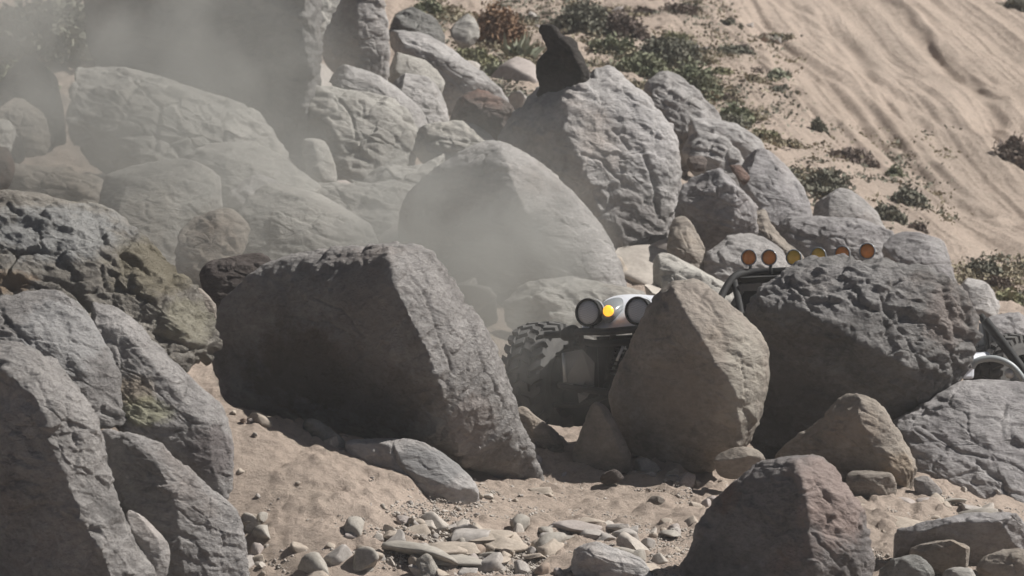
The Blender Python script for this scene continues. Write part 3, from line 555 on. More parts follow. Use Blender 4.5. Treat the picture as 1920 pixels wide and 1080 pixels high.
r('boulder', 'grey', 57.2, [(1196,160),(1230,140),(1248,137),(1282,150),(1318,186),(1346,212),(1347,235),(1310,260),(1250,240),(1215,200)], 'wrinkled grey boulder behind the right shoulder of the tall boulder', [[(1240,145,.4),(1280,190,.5),(1320,225,.4)]], .4, n=1.4, step=1.4, detail=2)
r('boulder', 'mauve', 51.8, [(1450,440),(1490,412),(1540,402),(1610,418),(1665,440),(1700,478),(1690,520),(1560,530),(1480,500)], 'broad grey boulder above the row of amber roof lamps', [[(1500,425,.35),(1580,440,.5),(1660,475,.4)]], .35, tilt=(0,-.3), n=.8, step=.9)
r('boulder', 'grey', 53.2, [(1520,400),(1530,372),(1562,357),(1602,366),(1640,400),(1668,436),(1660,460),(1580,450),(1530,430)], 'grey boulder with a dark left side below the olive bush', [[(1560,362,.4),(1580,400,.55),(1620,440,.4)]], .35, n=.6, step=.7)
r('boulder', 'mauve', 50.8, [(1660,470),(1685,445),(1725,444),(1765,458),(1788,492),(1802,535),(1815,590),(1720,580),(1670,520)], 'rounded grey boulder behind the right shoulder of the round dark boulder', [[(1700,455,.4),(1750,490,.5),(1785,550,.4)]], .45, n=.6, step=.7)
r('boulder', 'grey', 51, [(1795,525),(1840,524),(1870,545),(1880,570),(1850,600),(1810,600)], 'low grey rock at the right beside the sand', [], .4, tilt=(0,-.4))
r('boulder', 'mauve', 47.8, [(1850,600),(1880,588),(1940,600),(1960,700),(1900,720),(1850,680)], 'grey rock behind the rear frame of the buggy at the right edge', [], .5)
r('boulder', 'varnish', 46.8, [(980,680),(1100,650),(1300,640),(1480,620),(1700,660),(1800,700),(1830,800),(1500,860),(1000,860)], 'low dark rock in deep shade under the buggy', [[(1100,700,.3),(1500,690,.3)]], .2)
def find(lab): return next(o for o in C.objects if lab in o.get('label', ''))
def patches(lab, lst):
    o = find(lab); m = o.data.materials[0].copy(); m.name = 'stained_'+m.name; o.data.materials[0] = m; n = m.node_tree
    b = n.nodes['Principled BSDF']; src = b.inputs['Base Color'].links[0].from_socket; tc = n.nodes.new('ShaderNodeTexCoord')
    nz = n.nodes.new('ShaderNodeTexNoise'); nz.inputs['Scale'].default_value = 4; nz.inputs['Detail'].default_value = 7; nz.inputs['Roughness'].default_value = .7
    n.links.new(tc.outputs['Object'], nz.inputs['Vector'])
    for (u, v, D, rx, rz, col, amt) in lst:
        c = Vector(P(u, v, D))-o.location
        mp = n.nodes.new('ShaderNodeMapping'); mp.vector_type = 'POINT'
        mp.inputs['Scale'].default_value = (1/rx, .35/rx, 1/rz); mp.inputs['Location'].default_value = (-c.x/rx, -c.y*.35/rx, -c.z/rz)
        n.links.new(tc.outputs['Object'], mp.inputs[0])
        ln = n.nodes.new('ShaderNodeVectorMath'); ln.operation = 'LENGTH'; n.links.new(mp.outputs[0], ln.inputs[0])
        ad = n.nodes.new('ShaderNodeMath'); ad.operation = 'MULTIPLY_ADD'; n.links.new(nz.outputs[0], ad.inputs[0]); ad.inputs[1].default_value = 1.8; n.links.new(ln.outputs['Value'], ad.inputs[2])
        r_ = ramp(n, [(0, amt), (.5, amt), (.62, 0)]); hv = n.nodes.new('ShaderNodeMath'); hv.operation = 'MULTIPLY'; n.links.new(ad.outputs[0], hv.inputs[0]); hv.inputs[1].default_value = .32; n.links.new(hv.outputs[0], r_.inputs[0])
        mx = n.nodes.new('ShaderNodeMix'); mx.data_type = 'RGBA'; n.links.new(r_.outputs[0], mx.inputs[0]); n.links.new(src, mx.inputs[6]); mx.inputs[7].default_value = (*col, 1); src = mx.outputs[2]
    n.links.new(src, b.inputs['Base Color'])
patches('rust stained boulder at the bottom right', [(1560,930,36.9,.28,.42,(.37,.285,.25),.7),(1520,885,36.9,.2,.15,(.35,.28,.25),.5),(1330,925,36.9,.25,.2,(.22,.11,.07),.5)])
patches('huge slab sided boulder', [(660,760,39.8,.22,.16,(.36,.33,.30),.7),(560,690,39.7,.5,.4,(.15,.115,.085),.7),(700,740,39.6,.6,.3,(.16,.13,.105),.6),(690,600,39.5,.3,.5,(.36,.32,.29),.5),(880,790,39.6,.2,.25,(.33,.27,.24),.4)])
patches('big pale crusty boulder', [(100,430,38.6,.6,.25,(.46,.46,.45),.7),(20,530,38.6,.2,.1,(.42,.29,.19),.7),(290,500,38.6,.4,.25,(.27,.235,.16),.7),(350,600,38.6,.25,.2,(.40,.37,.27),.6)])
patches('long grey boulder with a blunt', [(245,735,37.6,.2,.12,(.38,.31,.23),.7),(270,770,37.6,.2,.12,(.34,.33,.2),.6),(395,850,37.6,.22,.22,(.17,.145,.14),.7)])
patches('pale grey rock plate', [(120,640,37.5,.4,.35,(.42,.41,.40),.6)])
patches('pointed tan boulder with', [(1300,560,40.4,.25,.15,(.33,.28,.24),.4),(1400,700,40.4,.2,.5,(.35,.33,.28),.4),(1250,740,40.3,.3,.4,(.22,.175,.14),.4)])
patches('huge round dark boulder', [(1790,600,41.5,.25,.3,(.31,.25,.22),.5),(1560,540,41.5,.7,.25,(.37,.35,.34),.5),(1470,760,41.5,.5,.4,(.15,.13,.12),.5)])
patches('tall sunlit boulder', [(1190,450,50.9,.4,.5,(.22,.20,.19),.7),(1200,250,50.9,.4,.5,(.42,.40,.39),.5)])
patches('humped tan boulder', [(1600,800,40.6,.3,.15,(.30,.24,.19),.4),(1690,890,40.6,.15,.2,(.29,.22,.15),.5)])
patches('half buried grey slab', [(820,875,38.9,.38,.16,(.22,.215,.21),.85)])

# ------------------------------------------------------------------ small loose stones
STM = {'tan': ((.36,.31,.26),(.28,.245,.205)), 'grey': ((.33,.32,.31),(.25,.24,.235)), 'lichen': ((.29,.285,.26),(.21,.205,.19)), 'mauve': ((.33,.30,.295),(.26,.235,.23)), 'pale': ((.40,.375,.34),(.33,.305,.28)), 'rust': ((.25,.18,.14),(.19,.145,.12))}
def stone_mat(k):
    m, n, b = nmat(k+'_loose_stone'); v = coords(n); t = noise(n, v, 1.4, 8, .7); t2 = noise(n, v, 6, 8, .7)
    c = mix(n, fac_ramp(n, t, .38, .62), *STM[k]); g = ramp(n, [(.3, .7), (.6, 1.15)]); n.links.new(t2.outputs[0], g.inputs[0]); c = mix(n, .8, c, g, 'MULTIPLY')
    n.links.new(c.outputs[2], b.inputs['Base Color']); b.inputs['Roughness'].default_value = .95; b.inputs['Specular IOR Level'].default_value = .2
    bumps(n, b, [(t2, .5, .006)]); return m
STM = {k: tuple(tuple(.68*a_+.32*b_ for a_, b_ in zip(c_, (.42, .35, .28))) for c_ in v_) for k, v_ in STM.items()}
SMAT = {k: stone_mat(k) for k in STM}
def lump(seed, mat, n=3):
    rr = np.random.RandomState(seed)
    import bmesh
    bm = bmesh.new(); bmesh.ops.create_icosphere(bm, subdivisions=n, radius=1.0)
    V = np.array([v.co[:] for v in bm.verts]); F = np.array([[v.index for v in f.verts] for f in bm.faces]); bm.free()
    V = V*np.array([1, .8, .62])
    for _ in range(9):
        dn = rr.normal(size=3); dn /= np.linalg.norm(dn); pr = V@dn; lim = pr.max()*rr.uniform(.45, .78)
        V = V-dn[None]*np.maximum(pr-lim, 0)[:, None]
    V = V*(1+.07*fbm(V*2.5+seed, 3)[:, None])/np.abs(V).max()
    return mesh_np('stone', V, None, F, smooth=False), mat
stone_kinds = [lump(k, m) for k, m in enumerate(['tan', 'grey', 'lichen', 'mauve', 'pale', 'tan', 'grey', 'rust'])]
for me, m in stone_kinds: me.materials.append(SMAT[m])
MARKS = [(400,760,'the left outcrop'),(600,830,'the sandy mound'),(760,900,'the half buried grey slab'),(1010,920,'the tip of the huge slab boulder'),(770,1020,'the dark flat slab rock'),(1150,900,'the spire rock'),
  (1120,1050,'the jagged grey rock'),(1290,900,'the pointed tan boulder'),(1290,1030,'the rust stained boulder'),(560,1050,'the bottom edge'),(960,1060,'the bottom centre edge'),(480,980,'the thin pale flake'),
  (1630,940,'the squarish tan block'),(1740,940,'the small pale grey rock'),(1860,960,'the long dark slab'),(960,300,'the great dome boulder'),(700,240,'the sunlit round boulder'),(1130,130,'the black pinnacle rock'),(1250,180,'the wrinkled grey boulder'),
  (1350,270,'the flat grey slab rock'),(1350,400,'the dark undercut boulder'),(1450,350,'the rounded mauve grey boulder'),(1560,450,'the amber roof lamps'),(880,150,'the long grey ridge'),(900,60,'the reddish dry bush'),(1250,80,'the wide olive bush'),
  (1400,80,'the small green tufts on the sand'),(780,70,'the tall pillar rock'),(620,400,'the broad dusty boulder'),(1080,530,'the buggy lamps'),(1240,520,'the bright pale rock slope')]
COLN = ['tan', 'grey', 'greenish', 'mauve grey', 'pale', 'tan', 'grey', 'rusty brown']
def stone(x, y, size, k, label, group, sink=.28, name='stone'):
    zz = float(terr(x, y)); u_ = 960+x*FP/y; v_ = 540-(zz-CAMZ)*FP/y
    mk = min(MARKS, key=lambda q: (q[0]-u_)**2+(q[1]-v_)**2)
    sz = 'tiny' if size < .025 else 'small' if size < .045 else 'fist sized' if size < .075 else 'medium' if size < .12 else 'large' if size < .2 else 'bulky'
    side = ('left of' if u_ < mk[0]-25 else 'right of' if u_ > mk[0]+25 else 'close to'); ud = ('above' if v_ < mk[1]-20 else 'below' if v_ > mk[1]+20 else 'level with')
    label = '%s %s stone %s and %s %s' % (sz, COLN[k], ud, side, mk[2])
    group = 'loose stones around '+mk[2]
    me, m = stone_kinds[k]
    o = bpy.data.objects.new(name, me); C.objects.link(o)
    z = float(terr(x, y)); o.location = (x, y, z+size*(.5-sink))
    o.scale = (size*rng.uniform(.8, 1.25), size*rng.uniform(.8, 1.1), size*rng.uniform(.7, 1.1))
    o.rotation_euler = (rng.uniform(-.5, .5), rng.uniform(-.5, .5), rng.uniform(0, 6.28))
    tag(o, label, 'stone', group); return o
def at_ground(u, v, d0, d1):
    D = ground_D(u, v, d0, d1); return (u-960)*D/FP, D
for i in range(58):
    u = rng.uniform(440, 1300); v = rng.uniform(930, 1078)
    if rng.random() < .5: u = rng.uniform(680, 1280); v = rng.uniform(990, 1080)
    x, y = at_ground(u, v, 36.5, 41)
    stone(x, y, rng.choice([.03, .035, .045, .06, .08, .07 if u > 680 else .03]), rng.choice([0, 0, 1, 3, 4, 4, 5, 6, 2, 7]), 'small loose stone on the foreground sand among many like it', 'loose stones on the foreground sand')
for i in range(20):
    u = rng.uniform(440, 900); v = rng.uniform(790, 950)
    x, y = at_ground(u, v, 36.5, 41)
    stone(x, y, rng.choice([.02, .028, .035, .045]), rng.randrange(8), 'small stone stuck in the sandy mound below the huge slab boulder', 'stones in the sandy mound')
for i in range(20):
    u = rng.uniform(1560, 1900); v = rng.uniform(900, 1000)
    x, y = at_ground(u, v, 37, 42)
    stone(x, y, rng.choice([.025, .03, .045, .06]), rng.randrange(8), 'small stone on the sand below the broad grey boulder', 'stones on the sand at the right')
for i in range(110):
    u = rng.uniform(560, 1500); v = rng.uniform(150, 600)
    if u > 1130+v*.8: continue
    x, y = at_ground(u, v, 45, 70)
    stone(x, y, rng.choice([.10, .16, .22, .30, .38]), rng.choice([1, 3, 4, 1, 3, 0]), 'broken grey rock filling a gap between the background boulders', 'rubble between the background boulders', name='rock')
for i in range(60):
    u = rng.uniform(700, 1480); v = rng.uniform(20, 330)
    x, y = at_ground(u, v, 52, 75)
    stone(x, y, rng.choice([.05, .06, .08, .11]), rng.choice([1, 3, 7, 0]), 'small rock lying on the sparsely planted hillside', 'rocks on the planted hillside', name='rock')

# ------------------------------------------------------------------ shrubs on the hillside
def bush(u, v, wpx, hpx, mat, label, name='shrub', n=None, leaf=.036, cat='shrub', spiky=False, group=None):
    D = ground_D(u, v+hpx*.5, 50, 90); k = D/FP; x0 = (u-960)*k; z0 = float(terr(x0, D))-.03
    wd = wpx*k*.5; ht = hpx*k*1.05; rr = np.random.RandomState(int(u*3+v*7))
    root = link(name, None, loc=(x0, D, z0)); tag(root, label, cat, group)
    n = n or int(np.clip(wpx*hpx*.8, 500, 4500))
    nc = max(8, n//45); cc = rr.normal(size=(nc, 3)); cc /= np.linalg.norm(cc, axis=1)[:, None]; cc *= rr.uniform(.35, 1, (nc, 1))**.5
    cc[:, 2] = abs(cc[:, 2]); cc *= np.array([wd, wd*.8, ht*.85])
    if spiky:
        nb = n//8; dirs = rr.normal(size=(nb, 3)); dirs[:, 2] = abs(dirs[:, 2])+.35; dirs /= np.linalg.norm(dirs, axis=1)[:, None]
        L = rr.uniform(.6, 1.1, nb)[:, None]*np.array([wd, wd, ht]); b = rr.normal(size=(nb, 3))*np.array([wd*.25, wd*.2, .01]); b[:, 2] = abs(b[:, 2])
        tip = b+dirs*L; sd = np.cross(dirs, rr.normal(size=(nb, 3))); sd /= np.linalg.norm(sd, axis=1)[:, None]; sd *= leaf*.35
        mid = b+(tip-b)*.5+np.array([0, 0, .03]); V = np.concatenate([b-sd*.6, b+sd*.6, mid+sd, mid-sd, tip]); i = np.arange(nb)
        F = np.stack([i, i+nb, i+2*nb, i+3*nb], -1); T = np.stack([i+3*nb, i+2*nb, i+4*nb], -1)
        me = mesh_np('foliage', V, F, T, smooth=False)
    else:
        p = cc[rr.randint(nc, size=n)]+rr.normal(size=(n, 3))*np.array([wd, wd, ht])*.13
        p[:, 2] = np.abs(p[:, 2]); a = rr.normal(size=(n, 3)); a /= np.linalg.norm(a, axis=1)[:, None]; b = np.cross(a, rr.normal(size=(n, 3))); b /= np.linalg.norm(b, axis=1)[:, None]
        s = leaf*rr.uniform(.5, 1.2, (n, 1)); V = np.concatenate([p-a*s, p+b*s*.5, p+a*s, p-b*s*.5]); i = np.arange(n)
        F = np.stack([i, i+n, i+2*n, i+3*n], -1); me = mesh_np('foliage', V, F, smooth=False)
    link('foliage', me, M[mat], root)
    # woody stems from the root to some of the leaf clumps
    vs = []; fs = []
    for c in cc[:26]:
        d = np.array(c); s1 = np.array([.012, 0, 0]); s2 = np.array([0, .012, 0]); o0 = len(vs); m_ = d*.5+rr.normal(size=3)*.03
        for pt, rad in ((d*0, 1.4), (m_, 1), (d, .4)):
            for q in (s1, s2, -s1, -s2): vs.append(pt+q*rad)
        for L_ in (0, 4):
            for j in range(4): fs.append((o0+L_+j, o0+L_+(j+1) % 4, o0+L_+4+(j+1) % 4, o0+L_+4+j))
    link('stem', mesh_np('stem', vs, fs), M['stem'], root)
    return root
bush(935, 45, 95, 80, 'leaf_brown', 'reddish brown dry bush at the top centre', 'dry_bush', leaf=.035)
bush(975, 85, 80, 55, 'leaf_pale', 'pale spiky plant left of the black pinnacle rock', 'spiky_plant', spiky=True, n=520, leaf=.08)
bush(885, 105, 90, 40, 'leaf_yellow', 'low yellow green plant below the reddish dry bush', 'plant')
bush(945, 130, 90, 36, 'leaf_green', 'low green plant just below the pale spiky plant', 'plant')
bush(910, 160, 70, 30, 'leaf_dark', 'low dark plant above the shaded reddish rock', 'plant')
bush(800, 15, 60, 36, 'leaf_green', 'green shrub at the top edge left of the small white cornered rock')
bush(1090, 30, 110, 60, 'leaf_dark', 'grey green bush at the top right of the pinnacle rock')
bush(1165, 45, 90, 50, 'leaf_purple', 'dark purple brown scrub at the top between the pinnacle and the sand')
bush(1250, 95, 130, 60, 'leaf_dark', 'wide dark olive bush above the tall sunlit boulder')
bush(1200, 120, 110, 50, 'leaf_green', 'green shrub directly above the tall sunlit boulder')
bush(1300, 150, 90, 70, 'leaf_green', 'upright green bush beside the wrinkled grey boulder')
bush(1150, 85, 90, 40, 'leaf_green', 'low green shrub right of the pinnacle rock')
bush(1375, 212, 70, 34, 'leaf_green', 'bright green clump at the right end of the wrinkled grey boulder')
bush(1368, 45, 50, 24, 'leaf_dark', 'small green tuft alone high on the sand edge', 'plant')
bush(1385, 92, 60, 22, 'leaf_purple', 'small brown scrub tuft on the sand above the pale green tuft', 'plant')
bush(1458, 145, 55, 34, 'leaf_pale', 'pale green tuft on the sand right of the upright green bush', 'plant')
bush(1505, 207, 22, 16, 'leaf_green', 'tiny green tuft on the sand below the pale green tuft', 'plant')
bush(1535, 240, 40, 34, 'leaf_dark', 'small dark shrub at the top of the brown scrub patch')
bush(1590, 293, 100, 34, 'leaf_purple', 'wide purple brown scrub patch on the sand edge')
bush(1545, 338, 100, 42, 'leaf_dark', 'rounded olive bush above the dark sided grey boulder')
bush(1682, 330, 56, 36, 'leaf_green', 'green bush on the sand right of the purple brown scrub')
bush(1700, 372, 80, 44, 'leaf_dark', 'dark green bush below the green bush on the sand')
bush(1660, 400, 70, 40, 'leaf_dark', 'low bush between the dark sided boulder and the sand')
bush(1720, 428, 50, 24, 'leaf_purple', 'purple brown tuft behind the rounded grey boulder at right')
bush(1900, 285, 80, 60, 'leaf_purple', 'brown scrub growing on the sand at the right edge')
bush(1905, 6, 70, 30, 'leaf_dark', 'dark green shrub in the top right corner')
bush(1840, 500, 80, 26, 'leaf_dark', 'low olive tuft on the sand at the right', 'plant')
bush(1890, 560, 80, 34, 'leaf_yellow', 'yellow green plant at the right edge above the buggy rear', 'plant')
bush(1850, 525, 90, 22, 'leaf_purple', 'low brown scrub behind the low grey rock at the right')
bush(100, 50, 260, 120, 'leaf_dark', 'large olive bush at the top left corner seen through the dust', leaf=.07)
bush(30, 150, 130, 70, 'leaf_green', 'green bush at the left edge seen through the dust', leaf=.07)
def cover(mt, seed, lab, mul):
    rr = np.random.RandomState(seed); ps = []
    for (u0, u1, v0, v1, n) in ((840, 1340, 0, 190, 240), (1300, 1480, 60, 280, 110), (1450, 1760, 240, 430, 90), (740, 900, 0, 60, 40), (1780, 1920, 480, 600, 50)):
        for _ in range(int(n*mul)):
            u = rr.uniform(u0, u1); v = rr.uniform(v0, v1)
            if fbm(np.array([[u*.012, v*.02, 3.+seed]]), 2)[0] < -.02: continue
            x, y = at_ground(u, v, 50, 90); ps.append((x, y, float(terr(x, y))))
    V = []; 
    for c in ps:
        m = 60; s = rr.uniform(.06, .17); q = rr.normal(size=(m, 3))*np.array([s, s, s*.22])+np.array(c); q[:, 2] = np.maximum(q[:, 2], c[2])
        V.append(q)
    p = np.concatenate(V); n = len(p); a = rr.normal(size=(n, 3)); a /= np.linalg.norm(a, axis=1)[:, None]; b = np.cross(a, rr.normal(size=(n, 3)))
    s = .024; V = np.concatenate([p-a*s, p+b*s*.5, p+a*s, p-b*s*.5]); i = np.arange(n)
    o = link('ground_cover', mesh_np('ground_cover', V, np.stack([i, i+n, i+2*n, i+3*n], -1), smooth=False), M[mt])
    tag(o, lab, 'ground cover', kind='stuff')
cover('leaf_dark', 5, 'sparse low green weeds covering the hillside between the bushes', 1.3)
cover('leaf_straw', 9, 'dry straw coloured weeds on the hillside between the bushes', 1.6)

for i in range(46):
    u = rng.choice([rng.uniform(830, 1330), rng.uniform(860, 1300), rng.uniform(1330, 1480)]); v = rng.uniform(5, 185) if u < 1330 else rng.uniform(60, 300)
    if 990 < u < 1130 and v > 40: continue
    k_ = rng.choice(['leaf_dark', 'leaf_straw', 'leaf_straw', 'leaf_dark', 'leaf_purple', 'leaf_yellow'])
    bush(u, v, rng.uniform(40, 95), rng.uniform(12, 26), k_, 'low %s scrub clump mingled with others on the hillside' % {'leaf_dark': 'olive', 'leaf_straw': 'straw coloured', 'leaf_purple': 'brown', 'leaf_yellow': 'yellowish'}[k_], 'scrub_clump', leaf=.03, cat='scrub', group='scrub clumps on the hillside')
# ------------------------------------------------------------------ the buggy
import bmesh
def frame_z(d):
    d = np.array(d, float); d /= np.linalg.norm(d); up = np.array([0, 0, 1.]) if abs(d[2]) < .95 else np.array([1., 0, 0])
    x = np.cross(up, d); x /= np.linalg.norm(x); return x, np.cross(d, x), d
def lathe(p0, p1, prof, seg=32):
    """prof: list of (t along p0-p1, radius)"""
    p0 = np.array(p0); p1 = np.array(p1); X, Y, Z = frame_z(p1-p0); V = []; F = []
    for t, rad in prof:
        for j in range(seg):
            a = 2*math.pi*j/seg; V.append(p0+(p1-p0)*t+(X*math.cos(a)+Y*math.sin(a))*max(rad, 1e-4))
    for i in range(len(prof)-1):
        for j in range(seg): F.append((i*seg+j, i*seg+(j+1) % seg, (i+1)*seg+(j+1) % seg, (i+1)*seg+j))
    return V, F
def tube(pts, rad, seg=12):
    pts = [np.array(p, float) for p in pts]
    if len(pts) > 2:                                    # smooth the run of the tube
        q = []
        for i in range(len(pts)-1):
            p_ = [pts[max(i-1, 0)], pts[i], pts[i+1], pts[min(i+2, len(pts)-1)]]
            for t in np.linspace(0, 1, 7)[:-1]:
                q.append(.5*((2*p_[1])+(-p_[0]+p_[2])*t+(2*p_[0]-5*p_[1]+4*p_[2]-p_[3])*t*t+(-p_[0]+3*p_[1]-3*p_[2]+p_[3])*t**3))
        pts = q+[pts[-1]]
    V = []; F = []
    for i, p in enumerate(pts):
        d = pts[min(i+1, len(pts)-1)]-pts[max(i-1, 0)]; X, Y, Z = frame_z(d)
        for j in range(seg): a = 2*math.pi*j/seg; V.append(p+(X*math.cos(a)+Y*math.sin(a))*rad)
    n = len(pts)
    for i in range(n-1):
        for j in range(seg): F.append((i*seg+j, i*seg+(j+1) % seg, (i+1)*seg+(j+1) % seg, (i+1)*seg+j))
    V += [pts[0], pts[-1]]; a = len(V)-2
    for j in range(seg): F.append((a, (j+1) % seg, j, j)); F.append((a+1, (n-1)*seg+j, (n-1)*seg+(j+1) % seg, (n-1)*seg+(j+1) % seg))
    return V, F
def prism(pts, thick):
    """closed plate from 3D points, thickened along +Y (away from the camera)"""
    n = len(pts); off = np.array([0, thick, 0]); V = [np.array(p) for p in pts]+[np.array(p)+off for p in pts]
    return V, [list(range(n)), list(range(2*n-1, n-1, -1))]+[(j, j+n, (j+1) % n+n, (j+1) % n) for j in range(n)]
def part(name, mat, parent, geos, org, smooth=True, bevel=0, sub=0):
    bm = bmesh.new()
    for V, F in geos:
        vs = [bm.verts.new([float(c) for c in (np.array(v)-org)]) for v in V]
        for f in F:
            u = []; [u.append(i) for i in f if i not in u]
            try: bm.faces.new([vs[i] for i in u])
            except ValueError: pass
    bmesh.ops.recalc_face_normals(bm, faces=bm.faces)
    if bevel: bmesh.ops.bevel(bm, geom=list(bm.edges), offset=bevel, segments=2, profile=.6, affect='EDGES')
    me = bpy.data.meshes.new(name); bm.to_mesh(me); bm.free()
    for p in me.polygons: p.use_smooth = smooth
    o = link(name, me, M[mat], parent)
    if sub: o.modifiers.new('s', 'SUBSURF').levels = sub; o.modifiers['s'].render_levels = sub
    return o
ORG = P(1150, 800, 43.6)
bug = link('off_road_buggy', None, loc=ORG)
tag(bug, 'white and black off road buggy climbing between the boulders with amber roof lamps', 'buggy')
ax = np.array([math.sin(math.radians(38)), math.cos(math.radians(38)), 0.0]); wd_ = np.array([ax[1], -ax[0], 0.0])
def B_(name, mat, geos, parent=None, **k):
    return part(name, mat, parent or bug, geos, ORG, **k)
# headlights: housing, bezel, mesh cover
def headlight(u, v, D):
    c = P(u, v, D); f = np.array([-.50, -.86, .03]); f /= np.linalg.norm(f)
    h = B_('headlight', 'black', [lathe(c-f*.17, c+f*.02, [(0, .045), (.15, .075), (.55, .105), (.92, .112), (1.0, .116), (1.02, .108), (.98, .096)])])
    m_ = B_('lamp_cover', 'grille', [lathe(c, c+f*.02, [(0, .098), (.5, .097), (.8, .06), (1.0, .0005)])]); m_.parent = h
    rg = B_('chrome_ring', 'steel', [lathe(c-f*.06, c-f*.04, [(0, .117), (1, .117)])]); rg.parent = h
    br = B_('mount', 'black', [tube([c-f*.05-np.array([0, 0, .10]), c-f*.06-np.array([0, 0, .17])], .02)]); br.parent = h
headlight(1104, 586, 42.9); headlight(1197, 583, 42.7)
# hood and nose
def plate(uvD): return [P(*t) for t in uvD]
def loft(rows):
    V = [P(*p) for r_ in rows for p in r_]; n = len(rows[0]); F = []
    for i in range(len(rows)-1):
        for j in range(n-1): F.append((i*n+j, i*n+j+1, (i+1)*n+j+1, (i+1)*n+j))
    return V, F
B_('hood', 'white', [loft([[(1088,619,43.05),(1120,619,42.95),(1150,618,42.85),(1190,614,42.7),(1240,608,42.5)],
   [(1092,606,43.1),(1122,604,42.98),(1152,600,42.88),(1192,592,42.72),(1242,588,42.55)],
   [(1118,578,43.3),(1135,572,43.15),(1160,568,43.05),(1196,568,42.95),(1240,570,42.75)],
   [(1138,560,43.7),(1150,556,43.6),(1175,554,43.5),(1205,557,43.4),(1240,562,43.2)],
   [(1148,556,44.3),(1160,553,44.3),(1185,551,44.2),(1215,553,44.1),(1260,557,44.0)]])], sub=2)
c = P(1143, 583, 42.95); f = np.array([-.45, -.88, .1]); f /= np.linalg.norm(f)
sl_ = B_('signal_lamp', 'smoke', [loft([[(1122,572,42.97),(1138,562,43.0),(1155,557,43.05),(1168,558,43.05)],[(1124,586,42.88),(1140,578,42.84),(1158,572,42.86),(1170,570,42.95)],
   [(1130,600,42.86),(1142,598,42.82),(1155,592,42.84),(1168,580,42.93)],[(1134,606,42.92),(1142,606,42.9),(1152,602,42.9),(1162,592,42.95)]])], sub=2)
rr = np.random.RandomState(3)
gl = B_('lit_bulb', 'glow', [lathe(P(1141,583,42.84)-f*.01, P(1141,583,42.84)+f*.03, [(0, .042), (.5, .046), (.8, .03), (1, .0005)], 14)]); gl.parent = sl_
# bumper bar and front frame
B_('bumper_bar', 'black', [tube([P(1024,628,43.5), P(1060,626,43.3), P(1089,622,42.95), P(1140,622,42.8), P(1192,617,42.6), P(1260,612,42.4)], .030)])
B_('winch_mount', 'black', [lathe(P(1060,628,43.25), P(1078,621,43.0), [(0,.0005),(.02,.05),(.3,.06),(.8,.06),(.98,.04),(1,.0005)]), tube([P(1069,630,43.1), P(1072,660,43.15)], .02)])
B_('front_frame', 'black', [tube([P(1085,640,43.1), P(1130,644,43), P(1200,640,42.8), P(1270,636,42.6)], .028), tube([P(1089,624,43), P(1092,655,43.1), P(1100,720,43.2), P(1128,735,43.2)], .022),
   tube([P(1150,622,42.9), P(1142,680,43.2), P(1136,735,43.3)], .025), tube([P(1190,618,42.8), P(1200,700,43.2), P(1210,780,43.4)], .025),
   prism(plate([(1120,632,43.25),(1230,626,43.0),(1235,760,43.3),(1125,760,43.4)]), .5)], smooth=False)
B_('shade_block', 'black', [prism(plate([(1010,650,43.95),(1145,640,43.6),(1150,800,43.8),(1010,800,44.1)]), .5)], smooth=False)  # black block added behind the frame to stand in for the shade there
B_('skid_plate', 'alu', [prism(plate([(1053,662,43.15),(1092,655,43.05),(1115,680,43.1),(1114,726,43.15),(1092,727,43.1),(1056,718,43.15)]), .03)], smooth=False, bevel=.006)
B_('plate_edge', 'steel', [tube([P(1056,662,43.1), P(1060,716,43.12)], .012)])
B_('lower_plate', 'alu', [prism(plate([(1083,737,43.2),(1108,735,43.15),(1101,745,43.15),(1086,756,43.2)]), .03)], smooth=False)
B_('suspension_arm', 'black', [tube([P(1050,722,43.4), P(1062,724,43.2), P(1100,730,43.1), P(1138,735,43.1)], .028), tube([P(1040,760,43.5), P(1090,758,43.3), P(1140,742,43.2)], .022), tube([P(1045,665,43.6), P(1100,648,43.3)], .02)])
sh = B_('shock_absorber', 'black', [tube([P(1170,640,42.95), P(1142,712,43.15)], .032)])
q = B_('shock_rod', 'steel', [tube([P(1168,650,42.88), P(1150,692,42.98)], .012)]); q.parent = sh
spr = []
for i in range(61):
    t = i/60; a = t*2*math.pi*7; spr.append(P(1168-22*t, 648+56*t, 42.98)+np.array([math.cos(a)*.045, math.sin(a)*.045, 0]))
q = B_('shock_spring', 'black', [tube(spr, .008, 6)]); q.parent = sh
